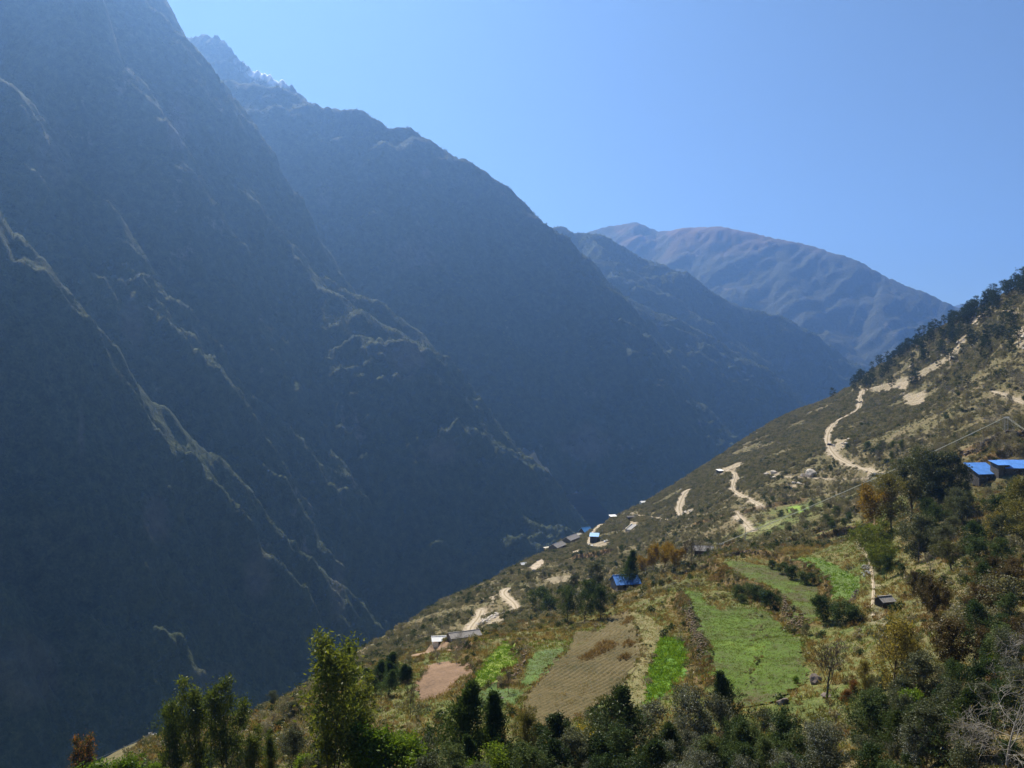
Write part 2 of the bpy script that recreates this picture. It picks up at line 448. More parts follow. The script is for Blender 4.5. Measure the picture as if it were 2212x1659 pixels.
# ------------------------------------------------------------------ the near hillside: a height field through surveyed points
SIL = np.array([(-900, 2050, 100), (-300, 1850, 110), (100, 1715, 130), (228, 1648, 160), (330, 1597, 190), (430, 1570, 215), (540, 1545, 240), (650, 1487, 290), (800, 1392, 420), (950, 1303, 520), (1080, 1240, 600), (1180, 1190, 680),
                (1260, 1155, 760), (1380, 1089, 850), (1500, 1018, 920), (1620, 938, 1000), (1720, 883, 1050), (1830, 840, 1080), (1880, 800, 1050), (1960, 752, 980), (2000, 722, 940), (2060, 690, 900),
                (2150, 645, 810), (2212, 612, 750), (2400, 520, 640), (2700, 400, 560), (3100, 300, 480)], float)
PTS = np.array([
    (2030, 840, 700), (2212, 760, 560), (2212, 900, 440), (2000, 900, 560), (1793, 962, 640), (1855, 870, 860), (1905, 1030, 470), (1770, 1035, 560), (1590, 1030, 680), (1640, 1090, 520),
    (1590, 1115, 500), (1625, 1145, 430), (1470, 1085, 720), (1360, 1108, 800), (1450, 1125, 660), (1285, 1168, 680), (1235, 1192, 660), (1160, 1220, 590), (1350, 1272, 360), (1100, 1290, 450), (1040, 1320, 430),
    (1000, 1375, 350), (2178, 945, 330), (2110, 1050, 300), (2212, 1040, 285), (2060, 970, 370), (1950, 1012, 410), (1480, 1180, 470), (1700, 1140, 380), (1550, 1200, 310),
    (1640, 1215, 275), (1760, 1205, 270), (1850, 1260, 228), (1740, 1300, 218), (1690, 1325, 206), (1474, 1275, 262), (1560, 1322, 214), (1640, 1400, 166), (1737, 1473, 136), (1607, 1523, 130), (1517, 1459, 152),
    (1420, 1400, 180), (1395, 1515, 138), (1244, 1363, 236), (1360, 1320, 250), (1304, 1506, 143), (1167, 1563, 126), (1084, 1386, 240), (1020, 1486, 168), (1010, 1533, 147), (927, 1436, 225), (904, 1513, 168),
    (884, 1418, 270), (750, 1500, 190), (560, 1590, 165), (620, 1640, 130), (300, 1640, 150), (1950, 1300, 175), (1910, 1575, 98), (2100, 1250, 165), (2212, 1230, 150), (2212, 1450, 92), (1800, 1659, 88), (1400, 1680, 95),
    (1100, 1690, 97), (800, 1700, 100), (500, 1720, 105), (2000, 1700, 72), (2212, 1700, 66), (1850, 1150, 330), (1980, 1130, 260), (2212, 1130, 215), (2500, 1500, 80), (2500, 1150, 190), (2600, 900, 380), (2500, 700, 520),
    (100, 1800, 105), (1200, 1250, 500), (1300, 1230, 480), (1430, 1250, 380), (2900, 1200, 180)], float)
near_fix = [(x_, 1860 + 40 * (d_ < 40), d_) for x_ in (-600, 0, 600, 1106, 1600, 2212, 2800) for d_ in (48,)] + [(x_, 2030, 26) for x_ in (-600, 300, 1106, 1900, 2800)] + [(x_, 2350, 10) for x_ in (-600, 300, 1106, 1900, 2800)] + [(x_, 2900, 4) for x_ in (-600, 1106, 2800)]
SX, SZ, SD = PX(SIL[:, 0]), PZ(SIL[:, 1]), SIL[:, 2]
allp = np.vstack([SIL, PTS, np.array(near_fix, float)])
cu = np.stack([PX(allp[:, 0]), 0.55 * np.log(allp[:, 2])], 1); cz = PZ(allp[:, 1])

def tps(r2): return 0.5 * r2 * np.log(r2 + 1e-12)
_n = len(cu)
K = tps(((cu[:, None] - cu[None]) ** 2).sum(-1)) + np.eye(_n) * 2e-4
P = np.hstack([np.ones((_n, 1)), cu])
Amat = np.zeros((_n + 3, _n + 3)); Amat[:_n, :_n] = K; Amat[:_n, _n:] = P; Amat[_n:, :_n] = P.T
_w = np.linalg.solve(Amat, np.concatenate([cz, np.zeros(3)]))

def z_survey(x, y):
    """smooth hillside height (no fine relief)"""
    x = np.asarray(x, float); y = np.asarray(y, float)
    shp = x.shape
    X = (x / y).ravel(); lnd = 0.55 * np.log(y).ravel(); d = y.ravel()
    ds = np.interp(X, SX, SD); zs = np.interp(X, SX, SZ)
    lnc = np.minimum(lnd, 0.55 * np.log(ds * 1.02))
    Zt = np.empty(X.size)
    for s in range(0, X.size, 60000):
        e = slice(s, s + 60000)
        r2 = (X[e, None] - cu[None, :, 0]) ** 2 + (lnc[e, None] - cu[None, :, 1]) ** 2
        Zt[e] = tps(r2) @ _w[:_n] + _w[_n] + _w[_n + 1] * X[e] + _w[_n + 2] * lnc[e]
    Zt = zs - np.logaddexp(0, (zs - Zt) / 0.003) * 0.003
    z = Zt * np.minimum(d, ds)
    over = np.maximum(d - ds, 0)
    z = z + over * zs * np.exp(-over / 120) - 0.0009 * over ** 2 / (1 + over / 500) - over * 0.35 * smooth(over / 150)
    return np.maximum(z, VALLEY + 20).reshape(shp)

def relief(x, y):
    z = 3.2 * fbm(x / 70, y / 70, 4, seed=101) * smooth((y - 120) / 250) + 1.1 * (ridged(x / 26, y / 26, 4, seed=131) - .5) * smooth((y - 170) / 150)
    return z + 0.45 * fbm(x / 9, y / 9, 3, seed=141)

D_PROF = np.exp(np.linspace(math.log(45), math.log(1150), 620))
def hit(px, py, fn=None):
    """where the view through a photo point meets the hillside -> x, y"""
    fn = fn or z_survey
    X = np.atleast_1d(PX(px)); Z = np.atleast_1d(PZ(py))
    XX = X[:, None] * D_PROF[None]; YY = np.broadcast_to(D_PROF[None], XX.shape)
    zt = fn(XX, YY) / YY
    ok = zt >= Z[:, None]
    i = np.where(ok.any(1), ok.argmax(1), np.argmax(zt, 1))
    return np.stack([X * D_PROF[i], D_PROF[i]], 1)

# terrace banks: ground drops by h towards the viewer / valley across each line (high side on the line's left)
BANKS = [([(1462, 1283), (1483, 1320), (1500, 1370), (1520, 1430), (1522, 1475)], 2.6),
         ([(1532, 1216), (1550, 1237), (1590, 1262), (1640, 1277), (1684, 1302), (1697, 1332), (1735, 1366)], 3.2),
         ([(1690, 1207), (1740, 1228), (1778, 1258), (1795, 1298)], 2.4),
         ([(1625, 1322), (1645, 1360), (1640, 1410), (1625, 1460), (1610, 1515)], 0.7),
         ([(1560, 1209), (1600, 1201), (1680, 1203)], 1.6),
         ([(1771, 1158), (1810, 1150), (1874, 1134)], 2.6),
         ([(1243, 1207), (1280, 1201), (1314, 1195)], 6.0),
         ([(1504, 1133), (1603, 1107), (1701, 1083), (1728, 1078)], 2.2),
         ([(1105, 1390), (1128, 1420), (1122, 1452), (1078, 1478), (1040, 1492)], 1.8),
         ([(1000, 1420), (1035, 1440), (1010, 1480)], 1.8),
         ([(1345, 1320), (1384, 1380), (1380, 1440), (1348, 1490)], 0.8),
         ([(1010, 1494), (1060, 1489), (1085, 1484)], 1.2),
         ([(930, 1400), (985, 1395), (1030, 1400)], 2.2),
         ([(2080, 985), (2130, 970), (2212, 945)], 2.5), ([(2120, 1000), (2170, 985), (2240, 965)], 2.0),
         ([(1560, 1170), (1640, 1175), (1720, 1160), (1790, 1135)], 1.8)]
BANKS = [(hit(*zip(*p)), h) for p, h in BANKS]

ROADS_PX = {  # name: (points, width, dark ruts)
    'gravel road winding past the car': ([(1903, 1026), (1868, 1014), (1835, 1005), (1808, 990), (1793, 972), (1787, 955), (1789, 938), (1797, 922), (1815, 908), (1838, 896), (1855, 886), (1859, 874), (1856, 862), (1862, 852), (1866, 842), (1884, 838), (1905, 835), (1932, 828)], 5.0),
    'gravel track out to the pine saddle': ([(1862, 844), (1846, 839), (1829, 834)], 3.2),
    'level gravel road below the white rocks': ([(1700, 1031), (1740, 1033), (1780, 1035), (1830, 1035.5), (1893, 1034)], 4.2),
    'rutted dirt track above the dark bank': ([(1608, 1003), (1592, 1012), (1572, 1018), (1575, 1021), (1591, 1025), (1587, 1037), (1584, 1048), (1581, 1058), (1592, 1066), (1610, 1075), (1628, 1083), (1643, 1097)], 4.2),
    'short rutted dirt track by the tall pole': ([(1590, 1112), (1600, 1124), (1613, 1135), (1628, 1147)], 4.0),
    'wide pale gravel bend': ([(1493, 1057), (1481, 1064), (1474, 1077), (1467, 1093), (1467, 1104), (1472, 1115)], 5.4),
    'pale gravel road at the hillside edge': ([(1356, 1107), (1372, 1113), (1390, 1117), (1420, 1121), (1452, 1125)], 4.0),
    'rutted dirt track bending through scrub': ([(1096, 1273), (1087, 1280), (1090, 1288), (1101, 1295), (1112, 1305), (1116, 1318)], 4.0),
    'steep dirt track beside the rubble': ([(1040, 1318), (1036, 1330), (1032, 1342), (1018, 1352), (1014, 1368)], 3.6),
    'dirt track climbing behind the blue hut': ([(1300, 1133), (1287, 1143), (1280, 1153), (1276, 1165), (1274, 1176)], 4.0),
    'short dirt track at the wooded edge': ([(2146, 845), (2165, 850), (2180, 860), (2215, 874)], 3.6),
    'dirt track high in the pines': ([(2170, 673), (2195, 679), (2225, 686)], 4.0),
    'narrow footpath along the terraces': ([(1851, 1166), (1862, 1180), (1871, 1193), (1880, 1215), (1884, 1240), (1888, 1279), (1884, 1306), (1887, 1332)], 0.8)}

def densify(p, step):
    out = [p[0]]
    for a, b in zip(p[:-1], p[1:]):
        n = max(1, int(np.linalg.norm(b - a) / step))
        out += [a + (b - a) * k / n for k in range(1, n + 1)]
    return np.array(out)

def smooth_line(p, it=3):
    for _ in range(it):
        q = p.copy(); q[1:-1] = 0.25 * p[:-2] + 0.5 * p[1:-1] + 0.25 * p[2:]
        p = q
    return p

def bank_relief(x, y):
    z = np.zeros(x.shape)
    for p, h in BANKS:
        lo, hi = p.min(0) - 40, p.max(0) + 40
        sel = (x > lo[0]) & (x < hi[0]) & (y > lo[1]) & (y < hi[1])
        if not sel.any(): continue
        xs, ys = x[sel], y[sel]
        bd = np.full(xs.shape, 1e9); sg = np.zeros(xs.shape); ends = np.zeros(xs.shape)
        for k, (a, b) in enumerate(zip(p[:-1], p[1:])):
            ab = b - a; l2 = (ab ** 2).sum()
            tt = ((xs - a[0]) * ab[0] + (ys - a[1]) * ab[1]) / l2; t = np.clip(tt, 0, 1)
            d = np.hypot(xs - a[0] - t * ab[0], ys - a[1] - t * ab[1])
            s = np.sign(ab[0] * (ys - a[1]) - ab[1] * (xs - a[0]))
            up = d < bd
            bd = np.where(up, d, bd); sg = np.where(up, s, sg)
            beyond = np.where((k == 0) & (tt < 0), -tt, 0) + np.where((k == len(p) - 2) & (tt > 1), tt - 1, 0)
            ends = np.where(up, beyond * math.sqrt(l2), ends)
        sd = sg * bd + 0.8 * fbm(xs / 6, ys / 6, 2, seed=7)
        f = smooth(sd / 1.8 + 0.5) - 0.5
        z[sel] += h * f * np.exp(-np.abs(sd) / 14.0) * np.exp(-(ends / 5.0) ** 2)
    return z

def z_base(x, y): return z_survey(x, y) + bank_relief(x, y)
def z_rough(x, y):
    x = np.asarray(x, float); y = np.asarray(y, float)
    return z_survey(x, y) + relief(x, y) * field_calm(x, y) + bank_relief(x, y)

# fields, as outlines on the ground
FIELDS_PX = {
    'main_terrace': [(1474, 1275), (1511, 1279), (1527, 1306), (1557, 1320), (1612, 1316), (1654, 1321), (1687, 1353), (1727, 1385), (1735, 1426), (1739, 1473), (1674, 1516), (1607, 1525), (1560, 1500), (1519, 1462), (1520, 1399), (1494, 1339), (1481, 1303)],
    'upper_terrace': [(1564, 1214), (1612, 1215), (1687, 1230), (1731, 1254), (1764, 1270), (1766, 1300), (1770, 1336), (1751, 1346), (1701, 1334), (1694, 1306), (1687, 1275), (1624, 1253), (1584, 1233)],
    'right_terrace': [(1714, 1204), (1764, 1204), (1807, 1224), (1854, 1250), (1858, 1280), (1841, 1300), (1801, 1296), (1794, 1260), (1767, 1231), (1734, 1211)],
    'bright_crop': [(1428, 1380), (1462, 1378), (1480, 1392), (1484, 1430), (1466, 1468), (1443, 1500), (1396, 1520), (1400, 1462), (1412, 1420)],
    'straw': [(1244, 1364), (1300, 1364), (1320, 1330), (1358, 1322), (1380, 1370), (1387, 1406), (1352, 1466), (1306, 1506), (1240, 1556), (1167, 1572), (1130, 1545), (1137, 1506), (1180, 1456), (1230, 1406)],
    'pale_strip': [(1362, 1322), (1400, 1330), (1436, 1360), (1424, 1384), (1408, 1424), (1396, 1464), (1392, 1510), (1345, 1530), (1312, 1512), (1356, 1468), (1392, 1406), (1384, 1368)],
    'lime_terrace': [(1084, 1387), (1104, 1389), (1122, 1423), (1112, 1449), (1070, 1472), (1020, 1486), (1030, 1456), (1057, 1419)],
    'olive_terrace': [(1157, 1407), (1220, 1399), (1200, 1425), (1187, 1440), (1154, 1478), (1132, 1480), (1138, 1440)],
    'lower_green': [(1010, 1498), (1085, 1488), (1130, 1494), (1110, 1520), (1057, 1521), (1012, 1536)],
    'bare_earth': [(927, 1437), (965, 1430), (1017, 1428), (1030, 1441), (990, 1467), (960, 1497), (912, 1515), (904, 1484)],
    'earth_strip': [(884, 1417), (934, 1404), (1018, 1392), (1014, 1402), (940, 1411), (890, 1424)],
    'far_lime': [(1704, 1094), (1722, 1091), (1750, 1096), (1748, 1103), (1712, 1108), (1700, 1103)],
    'small_meadow': [(1650, 1128), (1690, 1121), (1700, 1128), (1660, 1143), (1640, 1146)],
    'ploughed_ledge': [(1786, 1150), (1830, 1140), (1880, 1128), (1915, 1120), (1905, 1131), (1860, 1140), (1800, 1156)],
}
def inside(poly, x, y):
    c = np.zeros(x.shape, bool)
    n = len(poly)
    for i in range(n):
        x1, y1 = poly[i]; x2, y2 = poly[(i + 1) % n]
        hit_ = ((y1 > y) != (y2 > y)) & (x < (x2 - x1) * (y - y1) / (y2 - y1 + 1e-12) + x1)
        c ^= hit_
    return c

def edge_dist(poly, x, y, closed=True):
    d = np.full(x.shape, 1e9); n = len(poly)
    for i in range(n if closed else n - 1):
        a, b = poly[i], poly[(i + 1) % n]
        ab = b - a
        t = np.clip(((x - a[0]) * ab[0] + (y - a[1]) * ab[1]) / ((ab ** 2).sum() + 1e-9), 0, 1)
        d = np.minimum(d, np.hypot(x - a[0] - t * ab[0], y - a[1] - t * ab[1]))
    return d

FIELDS = {}
for k_, p_ in FIELDS_PX.items():
    q_ = hit(*zip(*p_), fn=lambda x, y: z_survey(x, y) + bank_relief(x, y))
    FIELDS[k_] = np.array(q_)

def field_calm(x, y):
    c = np.ones(x.shape)
    for p in FIELDS.values():
        lo, hi = p.min(0) - 8, p.max(0) + 8
        sel = (x > lo[0]) & (x < hi[0]) & (y > lo[1]) & (y < hi[1])
        if sel.any():
            d = edge_dist(p, x[sel], y[sel]); i = inside(p, x[sel], y[sel])
            c[sel] = np.minimum(c[sel], 1 - 0.75 * np.where(i, 1, smooth(1 - d / 6)))
    return c

ROADS = {}
for k_, (p_, w_) in ROADS_PX.items():
    q = hit(*zip(*p_), fn=z_rough)
    q = smooth_line(densify(q, 4.0), 6)
    zc = smooth_line(np.stack([z_rough(q[:, 0], q[:, 1])], 1), 14)[:, 0] if len(q) > 3 else z_rough(q[:, 0], q[:, 1])
    ROADS[k_] = (q, zc, w_)

def h_ground(x, y):
    """final ground height, roads cut into the slope"""
    x = np.asarray(x, float); y = np.asarray(y, float)
    z = z_rough(x, y)
    for q, zc, w in ROADS.values():
        r = w * 0.5 + 5.0
        lo, hi = q.min(0) - r, q.max(0) + r
        sel = (x > lo[0]) & (x < hi[0]) & (y > lo[1]) & (y < hi[1])
        if not sel.any(): continue
        xs, ys = x[sel], y[sel]
        bd = np.full(xs.shape, 1e9); bz = np.zeros(xs.shape)
        for i in range(len(q) - 1):
            a, b = q[i], q[i + 1]; ab = b - a
            t = np.clip(((xs - a[0]) * ab[0] + (ys - a[1]) * ab[1]) / ((ab ** 2).sum() + 1e-9), 0, 1)
            d = np.hypot(xs - a[0] - t * ab[0], ys - a[1] - t * ab[1])
            up = d < bd
            bd = np.where(up, d, bd); bz = np.where(up, zc[i] + t * (zc[i + 1] - zc[i]), bz)
        f = 1 - smooth((bd - w * 0.5 - 0.6) / 3.5)
        z[sel] = z[sel] * (1 - f) + bz * f
    for (cx, cy, rad, zp) in PADS:
        d = np.hypot(x - cx, y - cy)
        f = 1 - smooth((d - rad) / (rad * 0.6))
        z = z * (1 - f) + zp * f
    return z
PADS = []
def pad(x, y, r):
    zp = float(z_rough(np.array([x]), np.array([y]))[0]); PADS.append((x, y, r, zp)); return zp
def ground1(x, y): return float(h_ground(np.array([float(x)]), np.array([float(y)]))[0])

# ------------------------------------------------------------------ hillside mesh and its cover
SCARS_PX = [  # bare pale earth and rock on the slope: outline, strength
    ([(1142, 1226), (1172, 1203), (1176, 1216), (1160, 1234), (1150, 1238)], 1.0), ([(1228, 1192), (1252, 1187), (1252, 1196), (1240, 1200)], 0.9),
    ([(1064, 1292), (1072, 1286), (1070, 1297), (1065, 1302)], 0.8), ([(1044, 1340), (1080, 1322), (1090, 1335), (1078, 1350), (1046, 1350)], 0.55),
    ([(1360, 1122), (1378, 1128), (1372, 1146), (1358, 1150), (1352, 1162), (1344, 1160), (1358, 1136)], 0.55), ([(1876, 840), (1930, 824), (1990, 800), (2050, 765), (2075, 740), (2078, 760), (2040, 790), (1985, 822), (1930, 845), (1880, 852)], 0.38),
    ([(1930, 830), (1965, 822), (1958, 845), (1925, 842)], 0.6), ([(1950, 850), (2000, 845), (2000, 875), (1955, 875)], 0.5), ([(2095, 690), (2130, 676), (2120, 692), (2098, 702)], 0.9), ([(2070, 735), (2090, 720), (2086, 745), (2068, 752)], 0.6),
    ([(1650, 1018), (1690, 1018), (1690, 1034), (1650, 1034)], 0.45), ([(1550, 1026), (1562, 1012), (1600, 1000), (1606, 1008), (1578, 1024)], 0.55), ([(1262, 1172), (1312, 1168), (1322, 1176), (1296, 1188), (1266, 1182)], 0.5),
    ([(1800, 948), (1832, 948), (1828, 970), (1800, 972)], 0.5), ([(2190, 715), (2215, 705), (2215, 760), (2195, 750)], 0.5), ([(1700, 1046), (1730, 1048), (1728, 1058), (1704, 1060)], .4),
    ([(1180, 1250), (1245, 1240), (1240, 1258), (1180, 1262)], 0.35), ([(1460, 1040), (1485, 1046), (1480, 1052), (1460, 1052)], .0), ([(1476, 1104), (1500, 1098), (1502, 1110), (1480, 1118)], .45),
    ([(1887, 1310), (1915, 1318), (1920, 1345), (1890, 1345)], .3), ([(1470, 1020), (1480, 1015), (1500, 1030), (1490, 1034)], 0)]
SCARS = [(np.array(hit(*zip(*p), fn=z_rough)), s) for p, s in SCARS_PX if s > 0]

def bare_amount(x, y):
    b = np.zeros(x.shape)
    for p, s in SCARS:
        lo, hi = p.min(0) - 14, p.max(0) + 14
        sel = (x > lo[0]) & (x < hi[0]) & (y > lo[1]) & (y < hi[1])
        if sel.any():
            xs, ys = x[sel], y[sel]
            sd = np.where(inside(p, xs, ys), 1, -1) * edge_dist(p, xs, ys)
            sd = sd + 5.0 * fbm(xs / 9, ys / 9, 4, 0.6, seed=88)
            b[sel] = np.maximum(b[sel], s * smooth(sd / 3.5 + 0.5))
    for q, zc, w in ROADS.values():
        lo, hi = q.min(0) - 14, q.max(0) + 14
        sel = (x > lo[0]) & (x < hi[0]) & (y > lo[1]) & (y < hi[1])
        if sel.any():
            xs, ys = x[sel], y[sel]
            d = edge_dist(q, xs, ys, False)
            rag = 2.6 * fbm(xs / 8, ys / 8, 3, 0.6, seed=89)
            b[sel] = np.maximum(b[sel], 0.75 * (1.0 if w > 2 else 0.5) * smooth(1.1 - (d + rag - w * 0.5) / (1.7 if w > 2 else 0.6)))
    return b


def meadow_amount(x, y):
    m = np.zeros(x.shape)
    for k_, p in FIELDS.items():
        lo, hi = p.min(0) - 34, p.max(0) + 34
        sel = (x > lo[0]) & (x < hi[0]) & (y > lo[1]) & (y < hi[1])
        if sel.any():
            m[sel] = np.maximum(m[sel], smooth(1.15 - (edge_dist(p, x[sel], y[sel]) + 9 * fbm(x[sel] / 12, y[sel] / 12, 3, seed=19)) / 26))
    return m

def build_hillside():
    X = np.linspace(-0.56, 0.80, 660)
    D = np.concatenate([np.exp(np.linspace(math.log(4), math.log(100), 60))[:-1], np.exp(np.linspace(math.log(100), math.log(1150), 860)), np.exp(np.linspace(math.log(1150), math.log(2000), 50))[1:]])
    XX, DD = np.meshgrid(X, D)
    x, y = XX * DD, DD
    z = h_ground(x, y)
    xf, yf, zf = x.ravel(), y.ravel(), z.ravel()
    # the beds of fields and roads sit under their own sheets
    low = np.zeros(xf.shape)
    for p in FIELDS.values():
        lo, hi = p.min(0) - 4, p.max(0) + 4
        sel = np.where((xf > lo[0]) & (xf < hi[0]) & (yf > lo[1]) & (yf < hi[1]))[0]
        i = inside(p, xf[sel], yf[sel]); d = edge_dist(p, xf[sel], yf[sel])
        low[sel] = np.maximum(low[sel], np.where(i, smooth(d / 1.5 + 0.6), smooth(0.6 - d / 3.0)) * 0.45)
    zf = zf - low
    bare = bare_amount(x, y).ravel()
    dry = np.zeros(xf.shape)
    for p, h in BANKS:
        lo, hi = p.min(0) - 10, p.max(0) + 10
        sel = np.where((xf > lo[0]) & (xf < hi[0]) & (yf > lo[1]) & (yf < hi[1]))[0]
        dry[sel] = np.maximum(dry[sel], smooth(1.2 - edge_dist(p, xf[sel], yf[sel], False) / 5))
    mead = meadow_amount(xf, yf)
    ds = np.interp(X, SX, SD)
    f = grid_faces(len(D), len(X))
    keep = (DD <= np.maximum(ds[None] * 1.7, 200)).ravel()
    f = f[keep[f].all(1)]
    me = mesh_np('hillside', np.stack([xf, yf, zf], 1), f, M_hill)
    c = np.zeros((xf.size, 4), np.float32); c[:, 0] = bare; c[:, 1] = dry; c[:, 2] = mead; c[:, 3] = 1
    me.color_attributes.new('cover', 'FLOAT_COLOR', 'POINT').data.foreach_set('color', c.ravel())
    return tag(link('hillside', me), 'scrubby brown hillside falling to the left', kind='structure')

def hill_material():
    m, nt, out = new_mat('hillside_soil')
    p = N(nt, 'ShaderNodeBsdfPrincipled', Roughness=0.95); p.inputs['Specular IOR Level'].default_value = 0.1
    pos = obj_coord(nt)
    n1 = noise_node(nt, 0.035, 6, 0.6, pos, 0.4); n2 = noise_node(nt, 0.35, 5, 0.7, pos); n3 = noise_node(nt, 2.2, 4, 0.7, pos)
    grass = ramp(nt, math_node(nt, 'ADD', math_node(nt, 'MULTIPLY', n1, 0.55), math_node(nt, 'MULTIPLY', n2, 0.45)),
                 [(0.30, (0.075, 0.076, 0.033)), (0.44, (0.12, 0.11, 0.052)), (0.54, (0.155, 0.13, 0.07)), (0.64, (0.175, 0.135, 0.078)), (0.76, (0.22, 0.18, 0.11))])
    fine = ramp(nt, n3, [(0.3, (0.45, 0.45, 0.45)), (0.7, (1.45, 1.4, 1.3))])
    a = N(nt, 'ShaderNodeAttribute', attribute_name='cover')
    sep = N(nt, 'ShaderNodeSeparateColor'); L(nt, a.outputs['Color'], sep.inputs[0])
    meadow = ramp(nt, math_node(nt, 'ADD', math_node(nt, 'MULTIPLY', n1, 0.45), math_node(nt, 'MULTIPLY', n2, 0.55)),
                  [(0.34, (0.065, 0.085, 0.026)), (0.46, (0.10, 0.125, 0.036)), (0.56, (0.15, 0.14, 0.055)), (0.66, (0.20, 0.16, 0.08))])
    grass = mixc(nt, sep.outputs[2], grass, meadow)
    c = mixc(nt, 1.0, grass, fine, 'MULTIPLY')
    c = mixc(nt, math_node(nt, 'MULTIPLY', sep.outputs[1], 0.7), c, ramp(nt, n2, [(0.35, (0.06, 0.035, 0.018)), (0.65, (0.20, 0.115, 0.05))]))
    rock = ramp(nt, math_node(nt, 'ADD', math_node(nt, 'MULTIPLY', n3, 0.5), math_node(nt, 'MULTIPLY', n2, 0.5)), [(0.32, (0.16, 0.12, 0.085)), (0.5, (0.40, 0.32, 0.23)), (0.66, (0.60, 0.53, 0.43))])
    k = math_node(nt, 'MULTIPLY', sep.outputs[0], ramp(nt, n2, [(0.25, (0.45,) * 3), (0.55, (1.1,) * 3)]), True)
    c = mixc(nt, k, c, rock)
    L(nt, c, p.inputs['Base Color'])
    h = math_node(nt, 'ADD', math_node(nt, 'MULTIPLY', n2, 1.2), math_node(nt, 'MULTIPLY', n3, 0.3))
    L(nt, bump(nt, h, 0.8, 1.0), p.inputs['Normal'])
    L(nt, p.outputs[0], out.inputs[0])
    return m
M_hill = hill_material()

def field_mat(name, stops, scale=1.6, big=0.09, rows=None, bumpd=0.25):
    m, nt, out = new_mat(name)
    p = N(nt, 'ShaderNodeBsdfPrincipled', Roughness=0.9); p.inputs['Specular IOR Level'].default_value = 0.15
    pos = obj_coord(nt)
    f = math_node(nt, 'ADD', math_node(nt, 'MULTIPLY', noise_node(nt, scale, 6, 0.72, pos), 0.5), math_node(nt, 'MULTIPLY', noise_node(nt, big, 5, 0.6, pos, 0.5), 0.5))
    L(nt, ramp(nt, f, stops), p.inputs['Base Color'])
    L(nt, bump(nt, noise_node(nt, scale * 1.7, 5, 0.75, pos), 0.9, bumpd), p.inputs['Normal'])
    L(nt, p.outputs[0], out.inputs[0])
    return m
FM = {
    'main_terrace': ([(0.38, (0.085, 0.07, 0.032)), (0.45, (0.068, 0.085, 0.02)), (0.54, (0.075, 0.125, 0.014)), (0.66, (0.11, 0.155, 0.02))], 'green terraced field with a dry strip down its middle'),
    'upper_terrace': ([(0.38, (0.085, 0.062, 0.032)), (0.47, (0.07, 0.075, 0.022)), (0.55, (0.08, 0.12, 0.017)), (0.68, (0.12, 0.16, 0.026))], 'upper green terrace above the dark shrub bank'),
    'right_terrace': ([(0.36, (0.075, 0.085, 0.03)), (0.5, (0.09, 0.14, 0.03)), (0.66, (0.16, 0.21, 0.05))], 'highest green terrace beside the footpath'),
    'bright_crop': ([(0.36, (0.055, 0.095, 0.018)), (0.48, (0.085, 0.17, 0.018)), (0.6, (0.13, 0.235, 0.024)), (0.72, (0.24, 0.27, 0.04))], 'vivid green crop patch'),
    'straw': ([(0.36, (0.055, 0.055, 0.02)), (0.46, (0.095, 0.078, 0.032)), (0.55, (0.14, 0.108, 0.048)), (0.66, (0.085, 0.09, 0.028))], 'tan stubble field with curved furrows'),
    'pale_strip': ([(0.36, (0.10, 0.12, 0.04)), (0.5, (0.17, 0.15, 0.06)), (0.64, (0.22, 0.18, 0.09))], 'pale dry grass strip between stubble and bright crop'),
    'lime_terrace': ([(0.38, (0.13, 0.11, 0.04)), (0.5, (0.14, 0.19, 0.03)), (0.64, (0.22, 0.265, 0.035))], 'lime green terrace above the bare earth'),
    'olive_terrace': ([(0.36, (0.08, 0.08, 0.04)), (0.5, (0.085, 0.13, 0.035)), (0.64, (0.12, 0.20, 0.04))], 'dull green terrace left of the stubble field'),
    'lower_green': ([(0.36, (0.07, 0.07, 0.035)), (0.5, (0.075, 0.12, 0.03)), (0.64, (0.11, 0.17, 0.04))], 'small green plot below the lime terrace'),
    'bare_earth': ([(0.36, (0.10, 0.066, 0.04)), (0.5, (0.19, 0.12, 0.072)), (0.64, (0.26, 0.17, 0.105))], 'reddish bare ploughed plot'),
    'earth_strip': ([(0.34, (0.14, 0.09, 0.055)), (0.5, (0.25, 0.165, 0.10)), (0.66, (0.31, 0.21, 0.13))], 'narrow reddish earth strip'),
    'far_lime': ([(0.36, (0.09, 0.12, 0.03)), (0.5, (0.15, 0.23, 0.03)), (0.64, (0.22, 0.29, 0.04))], 'far lime green plot under the wires'),
    'small_meadow': ([(0.36, (0.11, 0.11, 0.045)), (0.5, (0.16, 0.17, 0.06)), (0.64, (0.2, 0.19, 0.08))], 'small olive meadow by the tall pole'),
    'ploughed_ledge': ([(0.34, (0.12, 0.075, 0.045)), (0.5, (0.22, 0.135, 0.08)), (0.66, (0.27, 0.18, 0.11))], 'brown ploughed ledge above the dark wall'),
}
FNAME = {'main_terrace': 'green_field', 'upper_terrace': 'green_field', 'right_terrace': 'green_field', 'bright_crop': 'crop_field', 'straw': 'stubble_field', 'pale_strip': 'dry_field', 'lime_terrace': 'crop_field',
         'olive_terrace': 'green_field', 'lower_green': 'green_field', 'bare_earth': 'ploughed_field', 'earth_strip': 'ploughed_field', 'far_lime': 'crop_field', 'small_meadow': 'dry_field', 'ploughed_ledge': 'ploughed_field'}

def furrow(x, y):
    """curved furrows of the stubble field"""
    u = x * 0.91 - y * 0.41 + 0.0011 * (y - 190) ** 2 + 1.6 * fbm(x / 35, y / 35, 2, seed=5)
    return np.sin(u * 2 * math.pi / 1.25)

